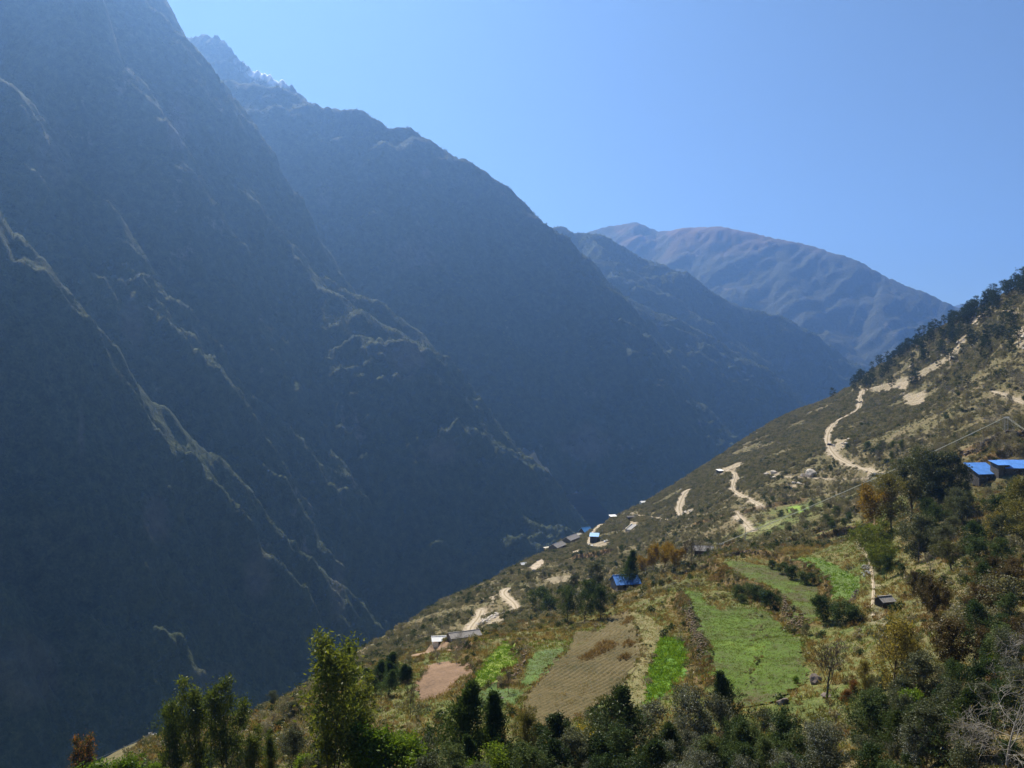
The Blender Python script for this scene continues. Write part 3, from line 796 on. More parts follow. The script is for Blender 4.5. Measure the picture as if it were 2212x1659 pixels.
def build_fields():
    for key, p in FIELDS.items():
        lo, hi = p.min(0) - 4, p.max(0) + 4
        step = {'straw': 0.28, 'bare_earth': 0.5}.get(key, 0.7 if (hi[1] < 330) else 1.4)
        nx, ny = int((hi[0] - lo[0]) / step) + 2, int((hi[1] - lo[1]) / (step * 1.6)) + 2
        gx_, gy_ = np.meshgrid(lo[0] + np.arange(nx) * step, lo[1] + np.arange(ny) * step * 1.6)
        ins = inside(p, gx_, gy_); ed = edge_dist(p, gx_, gy_)
        rag = 2.2 * fbm(gx_ / 6, gy_ / 6, 4, 0.65, seed=41)
        keepv = (np.where(ins, ed, -ed) + rag > -0.9)
        z = h_ground(gx_, gy_) + 0.10 * smooth(ed / 1.0) - 0.12
        z += 0.06 * fbm(gx_ / 1.6, gy_ / 1.6, 3, seed=43)
        if key == 'straw': z += 0.2 * furrow(gx_, gy_)
        if key in ('bare_earth', 'ploughed_ledge', 'earth_strip'): z += 0.12 * np.sin((gx_ * 0.8 - gy_ * 0.6) * 2 * math.pi / 1.9 + 2 * fbm(gx_ / 12, gy_ / 12, 2, seed=6))
        if key in ('bright_crop', 'lime_terrace', 'right_terrace'): z += 0.10 * np.sin((gx_ * 0.94 - gy_ * 0.34) * 2 * math.pi / 2.2 + 2 * fbm(gx_ / 12, gy_ / 12, 2, seed=6))
        f = grid_faces(ny, nx)
        f = f[keepv.ravel()[f].all(1)]
        used = np.unique(f); remap = np.full(nx * ny, -1); remap[used] = np.arange(len(used))
        v = np.stack([gx_.ravel(), gy_.ravel(), z.ravel()], 1)[used]
        stops, lab = FM[key]
        me = mesh_np(FNAME[key], v, remap[f], field_mat(key, stops))
        tag(link(FNAME[key], me), lab, kind='structure')

def road_mat():
    m, nt, out = new_mat('gravel')
    p = N(nt, 'ShaderNodeBsdfPrincipled', Roughness=0.95); p.inputs['Specular IOR Level'].default_value = 0.1
    a = N(nt, 'ShaderNodeAttribute', attribute_name='across')
    n = noise_node(nt, 0.8, 6, 0.7, obj_coord(nt))
    c = ramp(nt, n, [(0.3, (0.26, 0.21, 0.145)), (0.5, (0.37, 0.31, 0.225)), (0.7, (0.46, 0.40, 0.30))])
    rut = ramp(nt, math_node(nt, 'ADD', a.outputs['Fac'], math_node(nt, 'MULTIPLY', math_node(nt, 'SUBTRACT', n, 0.5), 0.35)), [(0.10, (0.5, 0.47, 0.36)), (0.26, (1, 1, 1)), (0.72, (1.0, 0.99, 0.97)), (0.95, (0.5, 0.47, 0.36))])
    L(nt, mixc(nt, 1.0, c, rut, 'MULTIPLY'), p.inputs['Base Color'])
    L(nt, bump(nt, n, 0.7, 0.3), p.inputs['Normal'])
    L(nt, p.outputs[0], out.inputs[0])
    return m

def build_roads():
    M = road_mat()
    for lab, (q, zc, w) in ROADS.items():
        t = np.gradient(q, axis=0); t /= np.linalg.norm(t, axis=1)[:, None] + 1e-9
        nrm = np.stack([t[:, 1], -t[:, 0]], 1)
        offs = np.array([-0.5, -0.38, -0.26, -0.12, 0, 0.12, 0.26, 0.38, 0.5])
        s = np.cumsum(np.r_[0, np.linalg.norm(np.diff(q, axis=0), axis=1)])
        wv = w * (1 + 0.22 * noise2(s / 11, s * 0 + 3.3, 9))
        rows = []
        for k, o in enumerate(offs):
            xy = q + nrm * (o * wv)[:, None]
            edge = abs(o) == 0.5
            zz = zc + 0.22 - (0.5 if edge else 0) - 0.09 * (abs(abs(o) - 0.26) < 0.05) + (0.03 * noise2(s / 3, s * 0 + k, 4))
            rows.append(np.stack([xy[:, 0], xy[:, 1], zz], 1))
        v = np.stack(rows, 1).reshape(-1, 3)
        name = 'footpath' if w < 2 else 'road'
        me = mesh_np(name, v, grid_faces(len(q), len(offs)), M)
        at = me.attributes.new('across', 'FLOAT', 'POINT')
        at.data.foreach_set('value', np.tile(np.clip(1 - np.abs(np.abs(offs) - 0.26) / 0.26, 0, 1) * 0 + (1 - np.abs(offs) * 2) * 0.9 + 0.05, len(q)).astype(np.float32))
        tag(link(name, me), lab, kind='structure')

# ------------------------------------------------------------------ plants
LM = {
    'walnut': leaf_mat('golden_olive_leaf', [(0.06, 0.055, 0.016), (0.13, 0.11, 0.026), (0.22, 0.18, 0.045), (0.34, 0.28, 0.09)], 0.4, 0.1, spread=0.85),
    'rusty': leaf_mat('rusty_leaf', [(0.036, 0.034, 0.016), (0.072, 0.055, 0.024), (0.120, 0.078, 0.034)], 0.25, 0.1),
    'redtip': leaf_mat('red_tipped_leaf', [(0.04, 0.045, 0.018), (0.075, 0.065, 0.025), (0.10, 0.065, 0.03), (0.24, 0.10, 0.035)], 0.4, 0.08, spread=1.0),
    'farleaf': leaf_mat('far_scrub_leaf', [(0.034, 0.048, 0.018), (0.063, 0.081, 0.030), (0.103, 0.115, 0.052)], 0.3, 0.0),
    'euc': leaf_mat('eucalyptus_leaf', [(0.035, 0.055, 0.014), (0.07, 0.095, 0.022), (0.15, 0.17, 0.03)], 0.5, 0.10),
    'bright': leaf_mat('young_leaf', [(0.056, 0.104, 0.011), (0.096, 0.160, 0.018), (0.136, 0.192, 0.023)], 0.5, 0.06),
    'cypress': leaf_mat('cypress_spray', [(0.024, 0.046, 0.016), (0.041, 0.070, 0.022), (0.068, 0.101, 0.030)], 0.25, 0.04),
    'dark': leaf_mat('dark_leaf', [(0.019, 0.035, 0.014), (0.035, 0.057, 0.019), (0.061, 0.081, 0.027)], 0.25, 0.10),
    'silver': leaf_mat('silver_leaf', [(0.035, 0.042, 0.026), (0.065, 0.075, 0.05), (0.12, 0.13, 0.10), (0.26, 0.27, 0.235)], 0.25, 0.1, 0.5, spread=0.9),
    'olive': leaf_mat('olive_leaf', [(0.056, 0.062, 0.019), (0.106, 0.106, 0.030), (0.213, 0.181, 0.050)], 0.3, 0.16),
    'sage': leaf_mat('sage_leaf', [(0.050, 0.062, 0.037), (0.088, 0.100, 0.056), (0.150, 0.156, 0.094)], 0.22, 0.06),
    'shiny': leaf_mat('shiny_leaf', [(0.022, 0.042, 0.017), (0.049, 0.077, 0.028), (0.112, 0.140, 0.056)], 0.25, 0.05, 0.5),
    'orange': leaf_mat('autumn_leaf', [(0.10, 0.075, 0.02), (0.24, 0.15, 0.025), (0.36, 0.25, 0.045)], 0.45, 0.06),
    'russet': leaf_mat('russet_leaf', [(0.065, 0.04, 0.018), (0.13, 0.065, 0.028), (0.22, 0.11, 0.04)], 0.35, 0.06),
    'gold': leaf_mat('golden_leaf', [(0.15, 0.13, 0.02), (0.27, 0.22, 0.03), (0.38, 0.32, 0.05)], 0.45, 0.06),
    'pine': leaf_mat('pine_needle', [(0.016, 0.028, 0.014), (0.028, 0.044, 0.02), (0.045, 0.062, 0.028)], 0.2, 0.05),
    'scrub': leaf_mat('scrub_leaf', [(0.094, 0.092, 0.055), (0.145, 0.141, 0.084), (0.195, 0.181, 0.122), (0.255, 0.215, 0.160)], 0.3, 0.10, spread=0.4),
    'greyscrub': leaf_mat('grey_twig', [(0.104, 0.094, 0.078), (0.171, 0.160, 0.133), (0.238, 0.220, 0.187)], 0.2, 0.06, spread=0.45),
    'dry': leaf_mat('dry_grass', [(0.13, 0.085, 0.035), (0.22, 0.16, 0.07), (0.31, 0.24, 0.12)], 0.35, 0.05),
    'brown': leaf_mat('dead_fern', [(0.081, 0.056, 0.027), (0.163, 0.106, 0.050), (0.250, 0.169, 0.081)], 0.3, 0.03),
    'greengrass': leaf_mat('green_blade', [(0.055, 0.08, 0.012), (0.085, 0.125, 0.015), (0.13, 0.17, 0.022)], 0.4, 0.05),
    'vivid': leaf_mat('vivid_blade', [(0.06, 0.12, 0.014), (0.10, 0.19, 0.018), (0.17, 0.25, 0.03)], 0.45, 0.04),
}
BARK = simple_mat('bark', (0.075, 0.06, 0.045), 0.95, 0.35, 3.0)
BARK_PALE = simple_mat('pale_bark', (0.26, 0.235, 0.20), 0.9, 0.3, 3.0)
BARK_GREY = simple_mat('grey_bark', (0.15, 0.13, 0.105), 0.95, 0.3, 3.0)

def rot_about(v, axis, a):
    return Matrix.Rotation(a, 3, axis) @ v

def skeleton(seed, H, trunk0=0.25, n1=12, len1=0.35, ang1=50, n2=5, n3=3, prof='round', up=0.25, r0=0.02, lean=0.02, kink=0.18, stems=1, droop=0.0, ratio=0.5, lvar=0.2):
    """branching frame: list of (points, radii, level) and tips (pos, dir, level)"""
    rg = random.Random(seed)
    lines, tips = [], []
    def walk(p, d, ln, lvl, r, upb):
        n = 5 if lvl == 0 else (4 if lvl == 1 else 3)
        pts, rad = [p.copy()], [r]
        d = d.copy()
        for i in range(n):
            d = d + Vector((rg.gauss(0, kink), rg.gauss(0, kink), rg.gauss(0, kink) + upb)) * (0.5 if lvl == 0 else 1.0)
            d.normalize()
            p = p + d * (ln / n)
            pts.append(p.copy()); rad.append(r * (1 - 0.72 * (i + 1) / n))
        lines.append((pts, rad, lvl))
        return pts, d
    def at(pts, t):
        f = t * (len(pts) - 1); i = min(int(f), len(pts) - 2)
        return pts[i].lerp(pts[i + 1], f - i), (pts[i + 1] - pts[i]).normalized()
    for s in range(stems):
        if stems == 1: d0 = Vector((rg.gauss(0, lean), rg.gauss(0, lean), 1)).normalized(); base = Vector((0, 0, -0.02 * H))
        else:
            a = 2 * math.pi * (s + rg.random() * 0.6) / stems
            d0 = Vector((math.cos(a) * lean, math.sin(a) * lean, 1)).normalized(); base = Vector((math.cos(a) * r0 * H, math.sin(a) * r0 * H, -0.02 * H))
        tp, td = walk(base, d0, H * (1 if stems == 1 else 0.78 + 0.22 * rg.random()), 0, r0 * H / (stems ** 0.5), 0.04)
        tips.append((tp[-1], td, 0))
        for i in range(n1):
            t = trunk0 + (1 - trunk0) * ((i + 0.5 * rg.random() + 0.3) / n1)
            t = min(t, 0.99)
            q = (t - trunk0) / (1 - trunk0)
            w = {'round': 0.35 + 0.65 * math.sin(math.pi * min(1, 0.12 + 0.88 * q)) ** 0.8, 'cone': 1.05 - q * 0.98, 'column': (0.55 + 0.45 * math.sin(math.pi * (0.15 + 0.85 * q))), 'vase': 1.0 - 0.45 * q, 'flat': 0.4 + 0.6 * q, 'drop': max(0.18, math.sin(math.pi * (0.2 + 0.72 * q)))}[prof]
            p, td = at(tp, t)
            az = i * 2.399 + rg.random() * 0.9
            a = R(ang1) * (0.85 + 0.3 * rg.random()) * (1 - 0.25 * q)
            side = Vector((math.cos(az), math.sin(az), 0))
            d = (td * math.cos(a) + side * math.sin(a)).normalized()
            ln = H * len1 * w * (1 - lvar + 2 * lvar * rg.random())
            bp, bd = walk(p, d, ln, 1, max(0.012, r0 * H * 0.42 * (1 - 0.6 * t) / (stems ** 0.5)), up * 0.35 - droop)
            tips.append((bp[-1], bd, 1))
            for j in range(n2):
                t2 = 0.3 + 0.68 * (j + rg.random()) / n2
                p2, d2 = at(bp, t2)
                ax = Vector((rg.gauss(0, 1), rg.gauss(0, 1), rg.gauss(0, 1))).cross(d2)
                if ax.length < 1e-3: continue
                dd = rot_about(d2, ax.normalized(), R(30 + 30 * rg.random()))
                l2 = ln * ratio * (1 - 0.5 * t2 + 0.2 * rg.random())
                sp, sd = walk(p2, dd, l2, 2, max(0.007, r0 * H * 0.13), up * 0.3 - droop)
                tips.append((sp[-1], sd, 2)); tips.append((sp[1], sd, 2))
                for k in range(n3):
                    p3, d3 = at(sp, 0.3 + 0.7 * rg.random())
                    ax = Vector((rg.gauss(0, 1), rg.gauss(0, 1), rg.gauss(0, 1))).cross(d3)
                    if ax.length < 1e-3: continue
                    dd = rot_about(d3, ax.normalized(), R(25 + 35 * rg.random()))
                    pp, pd = walk(p3, dd, l2 * 0.55, 3, max(0.005, r0 * H * 0.06), up * 0.3 - droop)
                    tips.append((pp[-1], pd, 3))
    return lines, tips

def wood_mesh(name, lines, mat, maxlvl=3, minr=0.0):
    V, F = [], []
    for pts, rad, lvl in lines:
        if lvl > maxlvl: continue
        sides = (7, 5, 3, 3)[lvl]
        n0 = len(V); n = len(pts)
        for i, p in enumerate(pts):
            d = (pts[min(i + 1, n - 1)] - pts[max(i - 1, 0)]).normalized()
            a = d.cross(Vector((0, 0, 1)) if abs(d.z) < 0.9 else Vector((1, 0, 0))).normalized(); b = d.cross(a)
            r = max(rad[i], minr)
            if lvl == 0 and i == 0: r *= 1.3
            for k in range(sides):
                t = 2 * math.pi * k / sides
                q = p + (a * math.cos(t) + b * math.sin(t)) * r
                V.append((q.x, q.y, q.z))
        for i in range(n - 1):
            for k in range(sides):
                k2 = (k + 1) % sides
                F.append((n0 + i * sides + k, n0 + i * sides + k2, n0 + (i + 1) * sides + k2, n0 + (i + 1) * sides + k))
    return mesh_np(name, np.array(V), np.array(F), mat)

def leaves_mesh(name, centers, mat, ln, wd, seed, upward=0.3, hang=0.0, axis=None, jit=0.4):
    """many separate little leaf blades"""
    rs = np.random.RandomState(seed)
    n = len(centers)
    u = rs.normal(size=(n, 3))
    if axis is not None: u = u * 0.6 + axis
    u[:, 2] += upward * rs.rand(n) - hang
    u /= np.linalg.norm(u, axis=1)[:, None] + 1e-9
    w = np.cross(u, rs.normal(size=(n, 3))); w /= np.linalg.norm(w, axis=1)[:, None] + 1e-9
    s = (1 - jit + 2 * jit * rs.rand(n))[:, None]
    a = centers; b = centers + u * ln * 0.5 * s + w * wd * 0.5 * s; c = centers + u * ln * s; d = centers + u * ln * 0.5 * s - w * wd * 0.5 * s
    v = np.stack([a, b, c, d], 1).reshape(-1, 3)
    f = np.arange(4 * n).reshape(n, 4)
    return mesh_np(name, v, f, mat, False)

def cluster(tips, per, rad, seed, levels=(0, 1, 2, 3), flat=1.0, drop=0.0):
    rs = np.random.RandomState(seed)
    c = np.array([t[0] for t in tips if t[2] in levels]); ax = np.array([t[1] for t in tips if t[2] in levels])
    idx = np.repeat(np.arange(len(c)), per)
    keep = rs.rand(len(idx)) < np.repeat(0.5 + 0.5 * rs.rand(len(c)), per)
    idx = idx[keep]
    off = rs.normal(size=(len(idx), 3)) * rad; off[:, 2] *= flat
    if drop: off[:, 2] -= np.abs(rs.normal(size=len(idx))) * drop
    return c[idx] + off, ax[idx]

PROTO = {}
def make_proto(key, name, H, sk, per, rad, leaf, ln, wd, wood=BARK, crown='crown', maxlvl=2, levels=(0, 1, 2, 3), flat=1.0, drop=0.0, hang=0.0, along=0.0, variants=2, seed=1, minr=0.0):
    out = []
    for vtx in range(variants):
        s = seed * 100 + vtx
        lines, tips = skeleton(s, H, **sk)
        tm = wood_mesh(name + '_trunk', lines, wood, maxlvl, minr)
        cm = None
        if per:
            c, ax = cluster(tips, per, rad, s, levels, flat, drop)
            c[:, 2] = np.maximum(c[:, 2], 0.05 * H)
            cm = leaves_mesh(name + '_' + crown, c, LM[leaf], ln, wd, s, hang=hang, axis=ax * along if along else None)
        top = 0.0
        for me_ in (tm, cm):
            if me_ is None: continue
            co = np.empty(len(me_.vertices) * 3, np.float32); me_.vertices.foreach_get('co', co)
            top = max(top, float(np.percentile(co[2::3], 99.7)))
        out.append((tm, cm, top, name, crown))
    PROTO[key] = out

make_proto('euc', 'eucalyptus_tree', 16, dict(trunk0=0.24, n1=16, len1=0.17, ang1=40, n2=5, n3=2, prof='drop', up=0.32, r0=0.010, stems=4, lean=0.13, kink=0.15, lvar=0.7), 8, 0.34, 'euc', 0.40, 0.15, drop=0.35, hang=0.45, seed=3, variants=3, maxlvl=1)
make_proto('bright', 'young_tree', 7, dict(trunk0=0.14, n1=16, len1=0.30, ang1=44, n2=5, n3=2, prof='drop', up=0.3, r0=0.012, kink=0.16, stems=2, lean=0.14, lvar=0.5), 13, 0.30, 'bright', 0.30, 0.14, drop=0.2, hang=0.3, seed=4, maxlvl=1)
make_proto('cypress', 'cypress_tree', 14, dict(trunk0=0.04, n1=54, len1=0.34, ang1=46, n2=6, n3=2, prof='cone', up=0.4, r0=0.014, kink=0.12, lvar=0.25), 9, 0.26, 'cypress', 0.46, 0.14, along=1.0, seed=5, maxlvl=1, variants=3)
make_proto('firdark', 'fir_tree', 13, dict(trunk0=0.03, n1=52, len1=0.44, ang1=62, n2=6, n3=2, prof='cone', up=0.16, r0=0.014, kink=0.12, lvar=0.4), 9, 0.26, 'dark', 0.46, 0.16, along=0.8, seed=6, maxlvl=1, variants=3)
make_proto('dark', 'broadleaf_tree', 11, dict(trunk0=0.12, n1=24, len1=0.42, ang1=52, n2=6, n3=3, prof='round', up=0.24, r0=0.016, lvar=0.45), 13, 0.30, 'shiny', 0.40, 0.19, seed=7, variants=3, maxlvl=1)
make_proto('silver', 'silver_leaved_tree', 10, dict(trunk0=0.14, n1=20, len1=0.44, ang1=46, n2=6, n3=3, prof='round', up=0.26, r0=0.014, kink=0.2, lvar=0.45), 14, 0.27, 'silver', 0.34, 0.15, seed=8, variants=3, maxlvl=2)
make_proto('olive', 'walnut_tree', 14, dict(trunk0=0.20, n1=21, len1=0.44, ang1=44, n2=7, n3=4, prof='round', up=0.24, r0=0.022, kink=0.22, lvar=0.4), 13, 0.34, 'olive', 0.42, 0.20, seed=9, variants=3, maxlvl=3)
make_proto('walnut', 'walnut_tree', 14, dict(trunk0=0.20, n1=21, len1=0.44, ang1=44, n2=7, n3=4, prof='round', up=0.24, r0=0.022, kink=0.22, lvar=0.4), 10, 0.36, 'walnut', 0.40, 0.20, seed=29, variants=3, maxlvl=3)
make_proto('sage', 'grey_green_tree', 10, dict(trunk0=0.12, n1=24, len1=0.44, ang1=48, n2=6, n3=3, prof='round', up=0.24, r0=0.018, kink=0.2, lvar=0.45), 15, 0.28, 'sage', 0.36, 0.17, seed=10, variants=3, maxlvl=2, wood=BARK_GREY)
make_proto('orange', 'autumn_poplar_tree', 10, dict(trunk0=0.36, n1=15, len1=0.30, ang1=36, n2=5, n3=3, prof='round', up=0.3, r0=0.012, kink=0.16, stems=3, lean=0.2, lvar=0.5), 7, 0.30, 'orange', 0.30, 0.18, seed=11, variants=3, maxlvl=2)
make_proto('bare', 'bare_tree', 10, dict(trunk0=0.22, n1=12, len1=0.55, ang1=34, n2=7, n3=4, prof='vase', up=0.25, r0=0.02, kink=0.13, ratio=0.55), 0, 0, 'sage', .1, .1, seed=12, variants=3, maxlvl=3, wood=BARK, minr=0.03)
make_proto('barepale', 'bare_pale_tree', 11, dict(trunk0=0.18, n1=13, len1=0.62, ang1=62, n2=8, n3=6, prof='round', up=0.06, r0=0.016, kink=0.30, ratio=0.55), 1, 0.25, 'gold', 0.14, 0.09, seed=13, variants=2, maxlvl=3, wood=BARK_PALE, minr=0.018)
make_proto('greybare', 'leafless_scrub_tree', 6, dict(trunk0=0.12, n1=12, len1=0.45, ang1=40, n2=6, n3=3, prof='round', up=0.2, r0=0.014, kink=0.2), 3, 0.35, 'greyscrub', 0.38, 0.06, seed=14, variants=3, maxlvl=2, wood=BARK_GREY, minr=0.015)
make_proto('scrubtree', 'scrub_tree', 6, dict(trunk0=0.12, n1=12, len1=0.42, ang1=48, n2=4, n3=2, prof='round', up=0.2, r0=0.015), 9, 0.36, 'scrub', 0.36, 0.17, seed=15, variants=3, maxlvl=1, wood=BARK_GREY)
make_proto('pine', 'pine_tree', 13, dict(trunk0=0.3, n1=15, len1=0.29, ang1=76, n2=5, n3=2, prof='round', up=0.12, r0=0.013, kink=0.14, lvar=0.45), 12, 0.36, 'pine', 0.5, 0.15, seed=16, variants=4, maxlvl=1, flat=0.45)
make_proto('bush', 'round_bush', 3.2, dict(trunk0=0.05, n1=22, len1=0.55, ang1=60, n2=5, n3=2, prof='round', up=0.2, r0=0.02, stems=1), 12, 0.2, 'shiny', 0.20, 0.11, seed=17, variants=3, maxlvl=0)
make_proto('bushgreen', 'green_bush', 3.2, dict(trunk0=0.05, n1=22, len1=0.55, ang1=60, n2=5, n3=2, prof='round', up=0.2, r0=0.02), 12, 0.2, 'bright', 0.22, 0.12, seed=18, variants=2, maxlvl=0)
make_proto('bushsage', 'grey_bush', 3.2, dict(trunk0=0.05, n1=22, len1=0.55, ang1=60, n2=5, n3=2, prof='round', up=0.2, r0=0.02), 10, 0.22, 'sage', 0.20, 0.10, seed=19, variants=2, maxlvl=0)
make_proto('russet', 'russet_bush', 4, dict(trunk0=0.08, n1=20, len1=0.42, ang1=44, n2=5, n3=2, prof='round', up=0.25, r0=0.016), 10, 0.25, 'russet', 0.24, 0.12, seed=20, variants=2, maxlvl=1)
make_proto('redtop', 'russet_topped_tree', 8, dict(trunk0=0.2, n1=12, len1=0.2, ang1=36, n2=4, n3=2, prof='drop', up=0.3, r0=0.012, stems=3, lean=0.2, lvar=0.6), 8, 0.26, 'redtip', 0.26, 0.13, seed=21, variants=1, maxlvl=1)
make_proto('gold', 'golden_bush', 4, dict(trunk0=0.08, n1=20, len1=0.40, ang1=44, n2=5, n3=2, prof='round', up=0.25, r0=0.014), 9, 0.25, 'gold', 0.22, 0.12, seed=22, variants=1, maxlvl=1)
make_proto('bamboo', 'bamboo_clump', 9, dict(trunk0=0.2, n1=9, len1=0.22, ang1=62, n2=4, n3=2, prof='column', up=0.05, r0=0.006, stems=8, lean=0.34, droop=0.16, kink=0.14, lvar=0.6), 9, 0.28, 'euc', 0.5, 0.10, hang=0.3, seed=23, variants=1, maxlvl=0)
make_proto('rustytree', 'rusty_brown_tree', 10, dict(trunk0=0.12, n1=24, len1=0.38, ang1=52, n2=6, n3=3, prof='round', up=0.22, r0=0.016, lvar=0.45), 13, 0.28, 'rusty', 0.36, 0.16, seed=24, variants=2, maxlvl=1)

# ------------------------------------------------------------------ placing plants
def place(key, x, y, H, label=None, cat='tree', group=None, wide=1.0, rz=None, var=None, sink=0.15, rg=random.Random(5)):
    tm, cm, H0, name, crown = PROTO[key][(var if var is not None else rg.randrange(99)) % len(PROTO[key])]
    s = H / H0
    o = thing(name, label or name.replace('_', ' '), cat, (x, y, ground1(x, y) - sink), rg.random() * 6.283 if rz is None else rz, group)
    o.scale = (s * wide, s * wide, s)
    link('trunk', tm, o)
    if cm: link(crown, cm, o)
    return o

def plant(key, px, top, d=None, base=None, label=None, wide=1.0, cat='tree', group=None, var=None, rz=None):
    """a plant whose top shows at photo row `top`; it stands d metres ahead, or where the row `base` meets the slope"""
    if d is None:
        (x, y), = hit(px, base, fn=z_rough)
        d = y
    x = float(PX(px)) * d
    H = float(PZ(top)) * d - ground1(x, d)
    return place(key, x, d, max(H, 1.0), label, cat, group, wide, rz, var)

# ------------------------------------------------------------------ stuff scattered by geometry nodes
def scatter(name, pts, idx, scl, protos, label, seed=1, tilt=0.15):
    pc = bpy.data.collections.new(name + '_kinds')
    for i, me in enumerate(protos):
        pc.objects.link(bpy.data.objects.new('%s_kind_%02d' % (name, i), me))
    rs = np.random.RandomState(seed)
    n = len(pts)
    me = bpy.data.meshes.new(name)
    me.vertices.add(n); me.vertices.foreach_set('co', np.asarray(pts, np.float32).ravel())
    rot = np.stack([rs.normal(size=n) * tilt, rs.normal(size=n) * tilt, rs.rand(n) * 6.283], 1).astype(np.float32)
    me.attributes.new('rot', 'FLOAT_VECTOR', 'POINT').data.foreach_set('vector', rot.ravel())
    me.attributes.new('scl', 'FLOAT', 'POINT').data.foreach_set('value', np.asarray(scl, np.float32))
    me.attributes.new('idx', 'INT', 'POINT').data.foreach_set('value', np.asarray(idx, np.int32))
    o = link(name, me)
    ng = bpy.data.node_groups.new(name, 'GeometryNodeTree')
    ng.interface.new_socket('Geometry', in_out='INPUT', socket_type='NodeSocketGeometry')
    ng.interface.new_socket('Geometry', in_out='OUTPUT', socket_type='NodeSocketGeometry')
    gi, go = ng.nodes.new('NodeGroupInput'), ng.nodes.new('NodeGroupOutput')
    ci = ng.nodes.new('GeometryNodeCollectionInfo'); ci.inputs[0].default_value = pc
    ci.inputs['Separate Children'].default_value = True; ci.inputs['Reset Children'].default_value = True
    ip = ng.nodes.new('GeometryNodeInstanceOnPoints'); ip.inputs['Pick Instance'].default_value = True
    def attr(nm, ty):
        a = ng.nodes.new('GeometryNodeInputNamedAttribute'); a.data_type = ty; a.inputs[0].default_value = nm
        return [s for s in a.outputs if s.enabled and s.name == 'Attribute'][0]
    ng.links.new(gi.outputs[0], ip.inputs['Points'])
    ng.links.new(ci.outputs[0], ip.inputs['Instance'])
    ng.links.new(attr('idx', 'INT'), ip.inputs['Instance Index'])
    ng.links.new(attr('rot', 'FLOAT_VECTOR'), ip.inputs['Rotation'])
    ng.links.new(attr('scl', 'FLOAT'), ip.inputs['Scale'])
    ng.links.new(ip.outputs[0], go.inputs[0])
    md = o.modifiers.new('scatter', 'NODES'); md.node_group = ng
    return tag(o, label, kind='stuff')

def shrub_mesh(seed, n, leaf, ln, wd, rad=1.0, ht=1.2, blobs=7):
    rs = np.random.RandomState(seed)
    a = rs.rand(blobs) * 6.283; r = rad * 0.75 * np.sqrt(rs.rand(blobs))
    bc = np.stack([np.cos(a) * r, np.sin(a) * r, ht * (0.3 + 0.6 * rs.rand(blobs)) * (1.1 - 0.5 * r / rad)], 1)
    i = rs.randint(0, blobs, n)
    v = rs.normal(size=(n, 3)); v /= np.linalg.norm(v, axis=1)[:, None]
    c = bc[i] + v * (rad * 0.42 * (0.55 + 0.45 * rs.rand(n)))[:, None]
    c[:, 2] = np.abs(c[:, 2])
    return leaves_mesh('shrub', c, LM[leaf], ln, wd, seed, upward=0.5, axis=v * 0.5)

def tuft_mesh(seed, n, leaf, ht, wd, spread=0.5, lay=0.5):
    rs = np.random.RandomState(seed)
    c = np.stack([rs.normal(size=n) * spread * 0.4, rs.normal(size=n) * spread * 0.4, np.zeros(n)], 1)
    ax = np.stack([rs.normal(size=n) * lay, rs.normal(size=n) * lay, np.ones(n)], 1)
    return leaves_mesh('tuft', c, LM[leaf], ht, wd, seed, upward=0.4, axis=ax * 2.2)

def far_tree_mesh(seed, n=46, leaf='pine', tall=1.0):
    rs = np.random.RandomState(seed)
    blobs = 6
    a = rs.rand(blobs) * 6.283; r = 2.4 * np.sqrt(rs.rand(blobs)) / tall
    bc = np.stack([np.cos(a) * r, np.sin(a) * r, tall * (2.2 + 5.0 * rs.rand(blobs) * (1 - 0.12 * r))], 1)
    i = rs.randint(0, blobs, n)
    v = rs.normal(size=(n, 3)); v /= np.linalg.norm(v, axis=1)[:, None]
    return leaves_mesh('far_tree', bc[i] + v * 1.7, LM[leaf], 2.3, 1.5, seed, upward=0.4, axis=v * 0.5)

# ------------------------------------------------------------------ solid things
def stone_mesh(name, seed, mat, flat=0.75, sub=2, rough=0.32):
    import bmesh
    bm = bmesh.new(); bmesh.ops.create_icosphere(bm, subdivisions=sub, radius=1.0)
    rg = random.Random(seed); o1, o2 = rg.random() * 50, rg.random() * 50
    cuts = [(Vector((rg.gauss(0, 1), rg.gauss(0, 1), rg.gauss(0, 1))).normalized(), 0.5 + 0.35 * rg.random()) for _ in range(9)]
    for v in bm.verts:
        p = v.co.copy()
        for nrm, k in cuts:
            e = p.dot(nrm) - k
            if e > 0: p -= nrm * e * 0.9
        p *= 1 + rough * float(noise2(np.array([p.x * 1.7 + o1 + p.z]), np.array([p.y * 1.7 + o2 - p.z]), seed)[0])
        v.co = (p.x, p.y, p.z * flat)
    me = bpy.data.meshes.new(name); bm.to_mesh(me); bm.free()
    me.materials.append(mat)
    return me

M_pale = simple_mat('pale_rock', (0.52, 0.46, 0.38), 0.9, 0.3, 0.9, bumps=0.2)
M_stone = simple_mat('dark_stone', (0.12, 0.095, 0.08), 0.95, 0.4, 1.2, bumps=0.15)
M_rubble = simple_mat('rubble_stone', (0.17, 0.125, 0.08), 0.95, 0.45, 1.5, bumps=0.1)
M_blue = simple_mat('blue_sheet_metal', (0.085, 0.235, 0.60), 0.35, 0.2, 0.7, spec=0.6)
M_bluepale = simple_mat('faded_blue_sheet', (0.10, 0.30, 0.62), 0.35, 0.12, 0.5, spec=0.5)
M_tile = simple_mat('grey_roof_tile', (0.24, 0.22, 0.20), 0.85, 0.3, 2.0, bumps=0.05)
M_tan = simple_mat('pale_or_sunlit_roof', (0.55, 0.50, 0.40), 0.7, 0.2, 1.0)  # pale hut roofs; on the barns it puts sunlight into one slope
M_wall = simple_mat('mud_wall', (0.20, 0.165, 0.125), 0.95, 0.25, 0.8, bumps=0.05)
